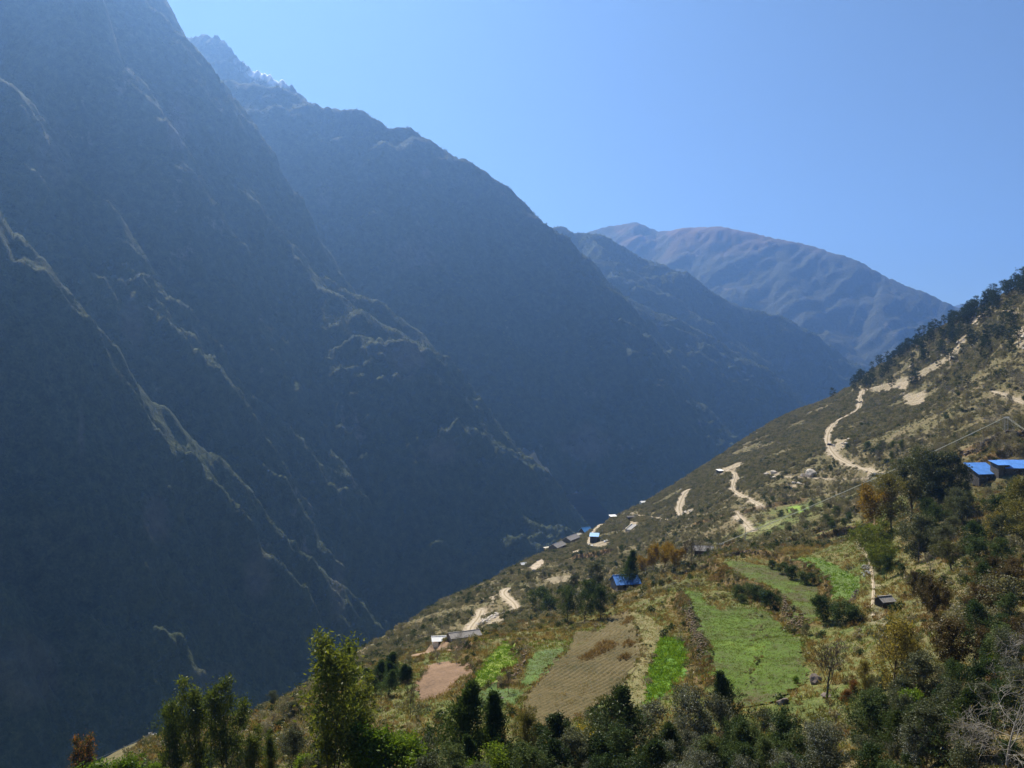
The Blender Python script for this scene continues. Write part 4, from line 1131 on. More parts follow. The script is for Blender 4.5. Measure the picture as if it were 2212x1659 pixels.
M_stonewall = simple_mat('stone_house_wall', (0.10, 0.088, 0.075), 0.95, 0.5, 2.2, bumps=0.15)
M_white = simple_mat('whitewash', (0.78, 0.77, 0.73), 0.8, 0.1, 1.0)
M_dark = simple_mat('dark_wood', (0.05, 0.04, 0.03), 0.8, 0.3, 2.0)
M_concrete = simple_mat('concrete', (0.30, 0.29, 0.27), 0.9, 0.2, 0.7)
M_cream = simple_mat('lit_concrete', (0.62, 0.56, 0.44), 0.9, 0.15, 0.7)  # sunlit copy of the concrete, the light is in its colour
M_metal = simple_mat('galvanised', (0.45, 0.45, 0.45), 0.35, 0.1, 1.0, metal=0.6)
M_wire = simple_mat('bare_wire', (0.62, 0.60, 0.48), 0.6, 0.1, 1.0)  # pale diffuse colour carries the sun glint on the wires
M_pole = simple_mat('pole_concrete', (0.34, 0.31, 0.26), 0.9, 0.15, 2.0)
M_glass = simple_mat('dark_glass', (0.02, 0.025, 0.03), 0.08, 0.1, 1.0, spec=0.8)
M_tyre = simple_mat('tyre_rubber', (0.02, 0.02, 0.02), 0.9, 0.1, 4.0)
M_paint = simple_mat('dark_car_paint', (0.03, 0.035, 0.045), 0.25, 0.1, 1.0, spec=0.6)
M_paintw = simple_mat('white_car_paint', (0.75, 0.75, 0.75), 0.3, 0.05, 1.0, spec=0.6)
M_porcelain = simple_mat('porcelain', (0.8, 0.8, 0.8), 0.2, 0.05, 1.0, spec=0.6)

def corrugated(mb, x0, x1, y0, z0, y1, z1, th=0.06, pitch=0.45, amp=0.05):
    """ribbed sheet from eave line (y0,z0) to ridge line (y1,z1)"""
    n = max(2, int((x1 - x0) / pitch) * 2)
    top, n0 = [], len(mb.v)
    for i in range(n + 1):
        x = x0 + (x1 - x0) * i / n
        dz = amp if i % 2 else 0
        top += [(x, y0, z0 + dz), (x, y1, z1 + dz), (x, y1, z1 - th), (x, y0, z0 - th)]
    mb.v += top
    for i in range(n):
        a, b = n0 + 4 * i, n0 + 4 * i + 4
        for k in range(4):
            k2 = (k + 1) % 4
            mb.f.append((a + k, b + k, b + k2, a + k2))
    mb.f.append((n0, n0 + 1, n0 + 2, n0 + 3)); e = n0 + 4 * n; mb.f.append((e + 3, e + 2, e + 1, e))

def house(px, py, rz, Ln, Wd, eave, rise, roof_mat, wall_mat, label, name='house', cat='house', d=None, over=0.5, mono=False, group=None, door=True, windows=2, roof2=None, dig=1.5, dz=0.0):
    """gabled (or single-slope) house, ridge along its local x"""
    if d is None:
        (x, y), = hit(px, py, fn=z_rough)
    else: x, y = float(PX(px)) * d, d
    zp = ground1(x, y) + dz
    t = thing(name, label, cat, (x, y, zp), R(rz), group)
    hl, hw = Ln / 2, Wd / 2
    w = MB()
    if mono:
        w.prism([(-hw, -dig), (hw, -dig), (hw, eave + rise), (-hw, eave)], -hl, hl)
    else:
        w.prism([(-hw, -dig), (hw, -dig), (hw, eave), (0, eave + rise), (-hw, eave)], -hl, hl)
    w.build('wall', wall_mat, t)
    def rf(mat_, ya, za, yb, zb, nm='roof'):
        m = MB(); corrugated(m, -hl - over, hl + over, ya, za, yb, zb); return m.build(nm, mat_, t)
    if mono:
        sl = rise / Wd
        rf(roof_mat, -hw - over, eave - sl * over + 0.12, hw + over, eave + rise + sl * over + 0.12)
    else:
        sl = rise / hw
        rf(roof_mat, -hw - over, eave - sl * over + 0.12, -0.02, eave + rise + 0.12)
        rf(roof2 or roof_mat, hw + over, eave - sl * over + 0.12, 0.02, eave + rise + 0.12)
        m = MB(); m.box(-hl - over - 0.02, hl + over + 0.02, -0.16, 0.16, eave + rise + 0.14, eave + rise + 0.24); m.build('ridge_cap', roof_mat, t)
    if door:
        m = MB(); m.box(-hl * 0.15, -hl * 0.15 + 1.0, -hw - 0.06, -hw + 0.02, 0, min(2.0, eave - 0.2)); dd = m.build('door', M_dark, t)
        m = MB(); m.box(-hl * 0.15 + 0.82, -hl * 0.15 + 0.9, -hw - 0.12, -hw - 0.06, 0.95, 1.1); m.build('handle', M_metal, dd)
    for k in range(windows):
        xw = -hl + Ln * (k + 0.5) / windows + (0.6 if k == 0 else -0.2)
        z0 = max(0.9, eave - 1.5)
        m = MB(); m.box(xw - 0.55, xw + 0.55, -hw - 0.05, -hw + 0.02, z0, z0 + 1.0); f = m.build('window', M_dark, t)
        m = MB(); m.box(xw - 0.47, xw + 0.47, -hw - 0.07, -hw - 0.05, z0 + 0.08, z0 + 0.92); m.build('pane', M_glass, f)
    return t

def vehicle(px, py, rz, body_mat, label, pickup=False, fn=None):
    (x, y), = hit(px, py, fn=fn or z_rough)
    t = thing('car', label, 'car', (x, y, ground1(x, y) + 0.2), R(rz))
    prof = [(-2.25, 0.35), (-2.3, 0.75), (-2.15, 1.0), (-1.1, 1.08), (-0.55, 1.62), (1.55, 1.66), (2.2, 1.1), (2.28, 0.7), (2.2, 0.35)] if not pickup else \
           [(-2.6, 0.4), (-2.65, 0.8), (-2.45, 1.05), (-1.3, 1.12), (-0.75, 1.75), (0.55, 1.78), (0.75, 1.15), (2.5, 1.15), (2.55, 0.45)]
    b = MB(); b.prism(prof, -0.86, 0.86, 'xz'); b.build('body', body_mat, t)
    g = MB()
    if not pickup:
        for s in (-1, 1):
            g.prism([(-0.95, 1.1), (-0.5, 1.54), (1.45, 1.57), (1.95, 1.12)], s * 0.865, s * 0.885, 'xz')
        g.prism([(-1.04, 1.14), (-0.62, 1.56), (-0.66, 1.60), (-1.1, 1.16)], -0.72, 0.72, 'xz')
        g.prism([(1.62, 1.60), (2.14, 1.15), (2.2, 1.17), (1.68, 1.62)], -0.72, 0.72, 'xz')
    else:
        for s in (-1, 1): g.prism([(-1.1, 1.16), (-0.7, 1.68), (0.45, 1.7), (0.6, 1.18)], s * 0.865, s * 0.885, 'xz')
        g.prism([(-1.28, 1.16), (-0.8, 1.7), (-0.85, 1.73), (-1.33, 1.17)], -0.72, 0.72, 'xz')
    g.build('window', M_glass, t)
    r = MB(); r.box(-0.35, 1.3, -0.7, 0.7, 1.665, 1.70) if not pickup else r.box(0.9, 2.4, -0.7, 0.7, 1.155, 1.18)
    r.build('roof_panel' if not pickup else 'cargo_bed', M_paintw if not pickup else M_dark, t)
    for xx in (-1.4, 1.4):
        for s in (-1, 1):
            w = MB(); w.tube([(xx, s * 0.68, 0.34), (xx, s * 0.9, 0.34)], 0.36, 14); wo_ = w.build('wheel', M_tyre, t)
            w = MB(); w.tube([(xx, s * 0.9, 0.34), (xx, s * 0.93, 0.34)], 0.2, 10); w.build('rim', M_metal, wo_)
    for s in (-1, 1):
        l = MB(); l.box(-2.3 if not pickup else -2.66, -2.2, s * 0.62 - 0.16, s * 0.62 + 0.16, 0.7, 0.86); l.build('headlight', M_porcelain, t)
    return t

def pole_thing(px, d, top, label, double=False, arm=True, rz=0, ins_mat=None):
    x = float(PX(px)) * d
    zg = ground1(x, d); H = float(PZ(top)) * d - zg
    t = thing('power_pole', label, 'power pole', (x, d, zg - 0.3), R(rz))
    offs = (-0.75, 0.75) if double else (0,)
    for ox in offs:
        m = MB(); m.tube([(ox, 0, 0), (ox, 0, H + 0.3)], [0.19, 0.12], 8); m.build('post', M_pole, t)
    if arm:
        m = MB(); m.box(-1.3, 1.3, -0.06, 0.06, H - 0.25, H - 0.1); m.build('crossarm', M_metal, t)
        for ox in (-1.2, -0.4, 0.4, 1.2):
            m = MB(); m.tube([(ox, 0, H - 0.1), (ox, 0, H + 0.02), (ox, 0, H + 0.1), (ox, 0, H + 0.22)], [0.05, 0.11, 0.06, 0.10], 8); m.build('insulator', ins_mat or M_porcelain, t)
        if double:
            m = MB(); m.box(-0.75, 0.75, -0.05, 0.05, H * 0.62, H * 0.62 + 0.12); m.build('brace', M_metal, t)
    return t, Vector((x, d, zg + H))

def wires(a, b, label, n=4, gap=0.5, sag=2.0, rad=0.035, name='power_line', mat=None):
    t = thing(name, label, 'power line', a)
    side = (b - a).cross(Vector((0, 0, 1))).normalized()
    for k in range(n):
        o = side * ((k - (n - 1) / 2) * gap)
        pts = []
        for i in range(17):
            s = i / 16
            pts.append((b - a) * s + o + Vector((0, 0, -4 * sag * s * (1 - s))))
        m = MB(); m.tube(pts, rad, 4); m.build('wire', mat or M_wire, t)
    return t

def heap(px, py, ln, wd, ht, rz, leaf, label, n=700, name='stalk_heap', cat='stalk heap', blade=(0.8, 0.10)):
    (x, y), = hit(px, py, fn=z_rough)
    rs = np.random.RandomState(int(px * 7 + py))
    u = rs.rand(n) * 2 - 1; v = rs.rand(n) * 2 - 1
    prof = np.sqrt(np.clip(1 - np.abs(u) ** 2.5, 0, 1)) * (1 - np.abs(v)) * (0.7 + 0.5 * noise2(u * 3.1 + px, v + py, 3))
    ca, sa = math.cos(R(rz)), math.sin(R(rz))
    lx, ly = u * ln / 2, v * wd / 2
    gx_, gy_ = x + lx * ca - ly * sa, y + lx * sa + ly * ca
    z = h_ground(gx_, gy_) + prof * ht
    o0 = np.array([x, y, ground1(x, y)])
    c = np.stack([gx_, gy_, z], 1) - o0
    ax = np.stack([rs.normal(size=n) * 0.6, rs.normal(size=n) * 0.6, 0.5 + 0.5 * rs.rand(n)], 1)
    o = link(name, leaves_mesh(name, c, LM[leaf], blade[0], blade[1], int(px), axis=ax), None, o0)
    return tag(o, label, cat)

def boulder(px, py, sz, label, mat, flat=0.75, seed=1, cat='boulder', name='boulder', group=None, sx=1.0):
    (x, y), = hit(px, py, fn=z_rough)
    o = link(name, stone_mesh(name, seed, mat, flat), None, (x, y, ground1(x, y) + sz * flat * 0.35))
    o.scale = (sz * sx, sz, sz); o.rotation_euler = (0, 0, seed * 1.3)
    return tag(o, label, cat, group)

def stone_wall(pts_px, ht, thick, label, mat=None, seed=1, name='dry_stone_wall', cat='stone wall', size=0.26, n_per=8.0):
    """a wall of separate stones piled along a line"""
    rg = random.Random(seed)
    q = densify(hit(*zip(*pts_px), fn=z_rough), 1.0)
    base = [stone_mesh('stone', seed * 10 + k, mat or M_stone, 0.7, 1) for k in range(4)]
    V, F, n0 = [], [], 0
    o0 = np.array([q[0][0], q[0][1], ground1(*q[0])])
    data = []
    for me in base:
        co = np.empty(len(me.vertices) * 3, np.float32); me.vertices.foreach_get('co', co)
        data.append((co.reshape(-1, 3), np.array([p.vertices[:] for p in me.polygons])))
    for i in range(len(q) - 1):
        for k in range(int(n_per)):
            t = rg.random(); p = q[i] + (q[i + 1] - q[i]) * t
            x, y = p[0] + rg.gauss(0, thick * 0.35), p[1] + rg.gauss(0, thick * 0.35)
            z = ground1(x, y) + ht * 0.8 * rg.random() ** 1.6 - 0.1
            s = size * (0.5 + 0.9 * rg.random())
            co, fa = data[rg.randrange(4)]
            a = rg.random() * 6.28; c_, s_ = math.cos(a), math.sin(a)
            xyz = np.stack([co[:, 0] * c_ - co[:, 1] * s_, co[:, 0] * s_ + co[:, 1] * c_, co[:, 2]], 1) * s + np.array([x, y, z]) - o0
            V.append(xyz); F.append(fa + n0); n0 += len(xyz)
    t = thing(name, label, cat, tuple(o0))
    tag(link('stones', mesh_np('stones', np.vstack(V), np.vstack(F), mat or M_stone, False), t), kind='stuff')
    return t

# ================================================================== the place
HOUSE_PADS = [(1265, 1147, 7), (1253, 1153, 3), (1233, 1172, 8), (1204, 1188, 7), (1184, 1189, 2.5), (1284, 1172, 4), (1131, 1224, 2.5), (1350, 1274, 6), (2122, 1050, 6), (2160, 1040, 5), (2195, 1028, 6),
              (1911, 1310, 2), (1520, 1196, 4), (1324, 1119, 3), (1364, 1123, 3), (1390, 1089, 3), (1002, 1382, 6), (948, 1396, 3), (1555, 1022, 3), (1907, 1031, 5), (2061, 780, 3)]
for px_, py_, r_ in HOUSE_PADS:
    (x_, y_), = hit(px_, py_, fn=z_rough)
    pad(x_, y_, r_)

build_hillside(); build_fields(); build_roads()

# ---------------------------------------------- buildings
house(1265, 1147, 38, 9.5, 7, 3.0, 3.0, M_bluepale, M_dark, 'blue metal roofed house standing highest at the hillside edge', over=0.7)
house(1253, 1153, 10, 5.5, 4.5, 2.3, 1.3, M_tan, M_white, 'small white hut with pale roof just below the edge blue roof', name='hut', cat='hut')
house(1233, 1172, 62, 19, 7.5, 3.2, 2.2, M_tile, M_wall, 'long grey roofed barn below the small white hut', name='barn', cat='barn', roof2=M_tan)  # left slope paler than the right: sunlight put into its colour
house(1204, 1188, 62, 17, 7.5, 3.2, 2.2, M_tile, M_wall, 'long grey roofed barn lower down beside the square pale hut', name='barn', cat='barn', roof2=M_tan)  # same here, the sunlit left slope is painted lighter
house(1184, 1189, 40, 5.5, 4.5, 2.0, 0.7, M_tan, M_dark, 'square flat pale roofed hut at the hillside edge', name='hut', cat='hut', mono=True, windows=1)
house(1284, 1172, -12, 6.5, 5.5, 5.0, 1.6, M_bluepale, M_dark, 'tall narrow house with pale blue roof amid white rubble', mono=True)
house(1131, 1224, 20, 4.0, 3.0, 1.8, 0.9, M_white, M_wall, 'tiny white roofed hut alone on the lower slope', name='hut', cat='hut', windows=1)
house(1350, 1274, 14, 8.6, 7.0, 2.9, 2.3, M_blue, M_wall, 'bright blue roofed farmhouse beneath the orange poplars', over=0.6)
house(2122, 1050, 12, 8.2, 6.5, 2.6, 2.9, M_blue, M_stonewall, 'two storey stone farmhouse with bright blue roof behind russet bushes', over=0.5, mono=True, windows=3)
house(2160, 1040, 8, 4.2, 4.2, 3.6, 1.0, M_blue, M_stonewall, 'low dark lean-to with blue roof between the two farmhouses', name='lean_to', cat='shed', mono=True, windows=1)
house(2197, 1026, -4, 9.5, 5.0, 2.6, 2.0, M_blue, M_stonewall, 'ribbed blue roofed farmhouse at the right picture edge', over=0.5, mono=True)
house(1911, 1310, 18, 2.8, 2.4, 1.2, 0.7, M_tile, M_dark, 'small dark stone hut with grey slab roof by the footpath', name='hut', cat='hut', windows=0, over=0.3)
house(1520, 1197, -14, 9, 5.5, 2.4, 1.7, M_tile, M_dark, 'dark old house with slate roof among bare grey trees', windows=1)
house(1324, 1119, 15, 6.0, 4.5, 2.2, 0.8, M_white, M_wall, 'white edged flat hut on the skyline of the slope', name='hut', cat='hut', mono=True, windows=1)
house(1364, 1123, 5, 7.0, 4.5, 2.6, 0.5, M_dark, M_dark, 'dark flat roofed shed under the pale edge road', name='shed', cat='shed', mono=True, windows=1)
house(1390, 1089, 20, 6.5, 4.5, 2.0, 1.0, M_white, M_white, 'white hut at the skyline above the edge road', name='hut', cat='hut', windows=1)
house(1002, 1382, 24, 10, 4.5, 1.7, 1.0, M_tile, M_wall, 'long low grey roofed house by the bare earth plots', windows=3)
house(948, 1396, 10, 4.2, 3.6, 2.2, 0.9, M_white, M_white, 'little white house left of the long grey roof', windows=1)
house(1555, 1022, 25, 5.0, 4.0, 2.3, 0.9, M_white, M_dark, 'dark shed with white roof at the end of the rutted track', name='shed', cat='shed', mono=True, windows=0)
house(2061, 780, 10, 4.4, 3.6, 2.4, 0.8, M_white, M_dark, 'white roofed shelter on the bare slope below the pines', name='shelter', cat='hut', mono=True, windows=1)

# concrete bridge where the gravel road turns
(bx, by), = hit(1907, 1030, fn=z_rough)
t = thing('road_bridge', 'grey concrete bridge at the bend of the gravel road', 'bridge', (bx, by, ground1(bx, by) + 0.4), R(-30))
m = MB(); m.box(-5.5, 5.5, -2.6, 2.6, 0.0, 0.5); m.build('deck', M_concrete, t)
for s in (-1, 1):
    m = MB(); m.box(-5.5, 5.5, s * 2.45 - 0.15, s * 2.45 + 0.15, 0.503, 1.3); m.build('parapet', M_cream, t)
for s in (-1, 1):
    m = MB(); m.box(s * 4.6 - 0.6, s * 4.6 + 0.6, -2.3, 2.3, -4.0, -0.003); m.build('abutment', M_concrete, t)
(bx, by), = hit(1364, 1143, fn=z_rough)
t = thing('concrete_ramp', 'pale concrete ramp and wall below the dark flat shed', 'ramp', (bx, by, ground1(bx, by)), R(60))
m = MB(); m.prism([(-7, -1.5), (7, -1.5), (7, 2.6), (-7, 0.4)], -2.2, 2.2, 'xz'); m.build('slab', M_concrete, t)
m = MB(); m.prism([(-7, -1.5), (7, -1.5), (7, 3.4), (-7, 1.0)], 2.203, 2.6, 'xz'); m.build('side_wall', M_cream, t)

vehicle(1793, 964, 115, M_paint, 'dark car with pale roof driving down the gravel bend', fn=h_ground)
vehicle(1860, 871, 160, M_paint, 'small dark pickup stopped where the gravel road widens', pickup=True, fn=h_ground)

# ---------------------------------------------- power lines
p1, t1 = pole_thing(2174, 330, 900, 'tall double post power pole on the bare shoulder', True, rz=20)
p2, t2 = pole_thing(1821, 400, 1070, 'slim single power pole above the dark scrub', False, rz=20)
p3, t3 = pole_thing(1610, 395, 1138, 'lone dark pole beside the short rutted track', False, arm=False)
p4, t4 = pole_thing(330, 235, 1583, 'double post power pole with white insulators behind the eucalyptus clump', True, rz=-15)
end = Vector((float(PX(1555)) * 318, 318, float(PZ(1175)) * 318))
wires(t1, end, 'glinting bundle of power wires crossing above the terraces', 3, 0.3, 1.2, 0.04)
wires(t1, Vector((float(PX(2330)) * 300, 300, float(PZ(985)) * 300)), 'power wires running off to the right from the double pole', 3, 0.5, 1.5, 0.03)
wires(t2, t3, 'thin wires from the slim pole down to the lone pole', 2, 0.5, 1.0, 0.02)
wires(t4, Vector((float(PX(60)) * 330, 330, float(PZ(1680)) * 330)), 'thin power wires dropping into the dark gorge', 3, 0.6, 2.0, 0.012, mat=M_metal)
pe, te = pole_thing(1556, 318, 1173, 'short pole carrying the near end of the glinting wires', False)

# ---------------------------------------------- rocks, walls, heaps
boulder(1763, 1476, 1.1, 'dark boulder on dry grass below the bare V-shaped tree', M_stone, 0.95, 3)
boulder(1785, 1507, 0.9, 'flat dark rock on dry grass near the bottom bare tree', M_stone, 0.4, 4, sx=1.5)
boulder(1692, 1521, 1.0, 'small dark rock at the lower end of the main green terrace', M_stone, 0.7, 5)
boulder(1752, 1030, 4.6, 'big white rock face beside the level gravel road', M_pale, 0.95, 6, 'rock', 'rock_outcrop')
boulder(1735, 1026, 2.6, 'smaller white rock left of the big white rock face', M_pale, 0.9, 7, 'rock', 'rock_outcrop')
boulder(1672, 1024, 2.8, 'pale jagged rock at the left end of the level road', M_pale, 0.8, 8, 'rock', 'rock_outcrop')
boulder(1655, 1027, 2.0, 'low pale rock leftmost above the level road', M_pale, 0.7, 9, 'rock', 'rock_outcrop')
rg = random.Random(77)
for k in range(46):
    line = [((1885, 836), (2075, 748)), ((1806, 958), (1835, 962)), ((2066, 760), (2130, 684)), ((1476, 1106), (1500, 1104)), ((2195, 712), (2212, 752)), ((1640, 1042), (1730, 1052)), ((1880, 1036), (1860, 1042))][k % 7]
    t = rg.random()
    boulder(line[0][0] + (line[1][0] - line[0][0]) * t + rg.gauss(0, 7), line[0][1] + (line[1][1] - line[0][1]) * t + rg.gauss(0, 7), 0.7 + 1.4 * rg.random(),
            'pale broken rock lying ' + ['along the top of the gravel road', 'beside the dark car', 'high under the pines', 'by the wide gravel bend', 'at the right edge slope', 'below the level road', 'by the concrete bridge'][k % 7], M_pale, 0.7, 100 + k, 'rock', 'loose_rock', 'pale loose rocks along the roads')
for k, (a, b) in enumerate([((1288, 1172), (1312, 1168)), ((1272, 1178), (1280, 1180)), ((1340, 1150), (1352, 1165))]):
    for i in range(6):
        t = rg.random()
        boulder(a[0] + (b[0] - a[0]) * t + rg.gauss(0, 3), a[1] + (b[1] - a[1]) * t + rg.gauss(0, 2), 0.6 + 0.9 * rg.random(), 'white block of rubble beside the tall blue roofed house', M_white, 0.8, 300 + k * 10 + i, 'rubble', 'rubble_block', 'white rubble by the blue roofs')
stone_wall([(1771, 1159), (1810, 1151), (1874, 1135)], 2.2, 1.0, 'dark dry stone wall holding the brown ploughed ledge', seed=1)
stone_wall([(1484, 1322), (1500, 1370), (1519, 1428)], 2.2, 1.2, 'rough stone bank along the left side of the main green terrace', M_rubble, 2)
stone_wall([(1693, 1308), (1699, 1334), (1735, 1366)], 2.4, 1.0, 'stony bank under the end of the upper green terrace', M_rubble, 3)
stone_wall([(1132, 1408), (1126, 1440), (1108, 1470)], 1.0, 1.6, 'row of heaped field stones between lime and dull green terraces', M_rubble, 4, 'stone_row', 'stone row')
stone_wall([(1080, 1510), (1066, 1521)], 0.8, 0.8, 'short dark stone row below the small green plot', M_stone, 5, 'stone_row', 'stone row')
stone_wall([(1560, 1207), (1600, 1199), (1640, 1199)], 1.6, 0.8, 'dark wall above the upper green terrace', M_stone, 6)
stone_wall([(1870, 1228), (1876, 1240), (1872, 1252)], 0.9, 1.6, 'pile of grey stones beside the footpath', M_concrete, 7, 'stone_pile', 'stone pile')
stone_wall([(2085, 985), (2130, 968), (2212, 948)], 1.8, 1.0, 'grey stone wall on the bare shoulder below the double pole', M_stone, 8, size=0.8, n_per=4)
stone_wall([(1850, 1278), (1838, 1302)], 0.8, 1.2, 'dark stones at the lower end of the highest terrace', M_stone, 9, 'stone_row', 'stone row')
stone_wall([(1040, 1348), (1064, 1332), (1084, 1326)], 0.6, 5.0, 'spill of pale rubble beside the steep dirt track', M_pale, 10, 'rubble_spill', 'rubble', size=0.6, n_per=8)
heap(1288, 1415, 14, 3.0, 1.3, 62, 'brown', 'long reddish heap of dry maize stalks on the stubble field', 1100)
heap(1310, 1399, 5, 3.4, 1.7, 20, 'brown', 'rounded upper heap of maize stalks on the stubble field', 500)
heap(1356, 1346, 5, 2.2, 1.3, 70, 'brown', 'small stalk heap at the upper edge of the pale strip', 350)
heap(1357, 1394, 5, 2.2, 1.2, 75, 'brown', 'small stalk heap halfway down the pale strip', 350)
heap(1349, 1424, 3.5, 1.8, 1.0, 65, 'brown', 'smallest stalk heap low on the pale strip', 260)
heap(1722, 1196, 11, 4.0, 2.4, 4, 'dry', 'broad tan straw stack behind the highest terrace', 1500, 'straw_stack', 'straw stack')
heap(1556, 1250, 9, 4, 2.6, 120, 'brown', 'dry russet stalks hanging over the upper terrace bank', 1100, 'dry_stalk_bank', 'dry stalks')
heap(1098, 1452, 4, 2, 1.0, 60, 'brown', 'small brown stalk heap beside the row of field stones', 300)

# ---------------------------------------------- foreground trees, each where it stands
T = plant
T('euc', 718, 1362, 92, label='tallest eucalyptus with bare lower stems in front of the gorge', wide=1.0, var=0)
T('euc', 372, 1502, 112, label='left eucalyptus of the clump at the lower left', wide=0.85, var=1)
T('euc', 425, 1464, 110, label='middle eucalyptus of the lower left clump, twin topped', wide=0.85, var=2)
T('euc', 488, 1464, 108, label='right eucalyptus of the lower left clump with bright tip', wide=0.85, var=0, rz=2.0)
T('euc', 548, 1570, 104, label='short eucalyptus at the right foot of the clump', wide=1.0, var=1, rz=1.0)
T('euc', 585, 1578, 106, label='thin pale eucalyptus between the clump and the tallest tree', wide=0.8, var=2, rz=4.0)
T('euc', 770, 1460, 97, label='lower eucalyptus crown leaning right of the tallest one', wide=0.9, var=2, rz=3)
T('redtop', 190, 1580, 118, label='small tree with reddish tips alone at the bottom left', wide=0.7)
T('redtop', 160, 1622, 116, label='low reddish shrub tree at the far bottom left', wide=1.0)
T('bright', 290, 1622, 108, label='bright yellow green bush tree left of the eucalyptus clump', wide=1.3)
T('bright', 848, 1566, 92, label='bright green young tree in front of the tall cypress', wide=1.25)
T('bright', 893, 1592, 90, label='smaller bright green tree touching the cypress', wide=1.2)
T('bright', 800, 1610, 96, label='yellow green sapling right of the bare eucalyptus stems', wide=1.2)
T('cypress', 984, 1468, 98, label='tall cypress cone standing before the bare earth plot', wide=1.15, var=0)
T('cypress', 1066, 1498, 100, label='second cypress right of the tall cone', wide=1.15, var=1)
T('bright', 1058, 1598, 92, label='yellow green tree below the second cypress', wide=1.1)
T('olive', 1135, 1520, 102, label='thin dark leaved tree at the foot of the stubble field', wide=0.6, var=0)
T('cypress', 1030, 1580, 94, label='low dark cypress between the first two cones', wide=1.15, var=2)
T('firdark', 1228, 1538, 96, label='dark fir below the stubble field, left of a pair', wide=1.25, var=0)
T('firdark', 1330, 1490, 98, label='taller dark fir of the pair below the stubble field', wide=1.19, var=1)
T('firdark', 1290, 1575, 94, label='low dark fir between the pair of firs', wide=1.38, var=0)
T('silver', 1385, 1510, 104, label='silver leaved tree below the vivid crop patch', wide=0.95, var=0)
T('silver', 1470, 1545, 100, label='loose silver leaved tree left of the big silver one', wide=0.9, var=1)
T('silver', 1510, 1478, 104, label='big silver leaved tree under the main green terrace', wide=1.0, var=2)
T('silver', 1575, 1500, 102, label='silver grey crown right of the big silver tree', wide=0.8, var=0, rz=2)
T('firdark', 1571, 1448, 112, label='dark spire tree rising in front of the main green terrace', wide=0.78, var=1)
T('olive', 1545, 1590, 90, label='golden leaved tree beneath the silver trees', wide=0.8, var=1)
T('silver', 1440, 1600, 88, label='grey leaved tree at the bottom centre right', wide=1.0, var=1, rz=1)
T('dark', 1592, 1600, 86, label='dark broadleaf mass at the bottom under the silver crowns', wide=1.1, var=1)
T('dark', 1692, 1530, 92, label='shiny dark leaved tree at the bottom, fully in view', wide=1.0, var=0)
T('dark', 1655, 1585, 86, label='lower shiny dark tree left of the fully visible one', wide=1.0, var=2)
T('bare', 1785, 1380, 122, label='bare V-shaped tree on the dry grass', wide=1.25, var=0, cat='bare tree')
T('bare', 1806, 1545, 92, label='small bare tree near the bottom edge', wide=0.7, var=1, cat='bare tree')
T('walnut', 1925, 1325, 104, label='big golden olive leaved walnut with dark trunk', wide=0.85, var=0)
T('walnut', 1868, 1420, 112, label='thin golden leaved tree left of the big walnut', wide=0.7, var=1)
T('walnut', 1985, 1370, 108, label='walnut crown right of the big walnut trunk', wide=0.65, var=2)
T('sage', 1880, 1588, 84, label='grey leafy tree at the bottom right, low', wide=1.4, var=1)
T('silver', 1930, 1600, 82, label='pale speckled tree at the bottom right', wide=1.0, var=1)
T('rustytree', 2040, 1330, 104, label='rusty brown tree right of the walnut', wide=1.1, var=0)
T('rustytree', 2120, 1350, 102, label='second rusty brown tree behind the pale bare branches', wide=1.1, var=1)
T('cypress', 2030, 1480, 88, label='soft green conifer between the walnut and the bare branches', wide=1.80, var=1)
T('cypress', 2005, 1590, 80, label='low green conifer at the bottom right', wide=2.10, var=2)
T('dark', 2085, 1290, 128, label='dark broadleaf crown above the rusty trees', wide=1.1, var=0)
T('dark', 2170, 1280, 122, label='dark crown at the right edge above the rusty trees', wide=1.1, var=1)
T('rustytree', 2195, 1330, 104, label='rusty tree at the right picture edge', wide=1.1, var=0)
T('dark', 2060, 1420, 96, label='shadowed dark tree in the hollow right of the walnut', wide=1.0, var=2)
T('dark', 2150, 1450, 90, label='shadowed dark tree behind the pale bare branches', wide=1.1, var=1)
T('barepale', 2175, 1480, 70, label='pale twisted bare branches filling the lower right corner', wide=1.3, var=0, cat='bare tree')
T('barepale', 2110, 1545, 72, label='lower pale bare crown left of the corner branches', wide=1.2, var=1, cat='bare tree')
T('barepale', 2205, 1345, 84, label='pale bare twigs high at the right edge', wide=1.0, var=1, cat='bare tree')
T('bright', 2085, 1615, 74, label='yellow green sapling at the bottom below the bare branches', wide=1.1)
T('gold', 1262, 1562, 104, label='small golden yellow bush behind the dark firs', wide=1.3, cat='bush')
T('dark', 960, 1600, 88, label='dark crown under the tall cypress cone', wide=1.1, var=1)
T('dark', 1120, 1595, 90, label='dark crown below the thin tree at the bottom', wide=1.1, var=2)
T('firdark', 1175, 1590, 90, label='dark fir left of the fir pair at the bottom', wide=1.38, var=0)
T('firdark', 1400, 1590, 86, label='dark fir below the silver tree of the crop patch', wide=1.38, var=1)
T('sage', 640, 1570, 118, label='grey green tree left of the tallest eucalyptus', wide=1.0, var=0)
T('silver', 612, 1590, 130, label='silver shrub tree on the slope behind the clump', wide=1.0, var=2)
T('sage', 690, 1600, 100, label='grey tree at the foot of the tallest eucalyptus', wide=1.1, var=2)

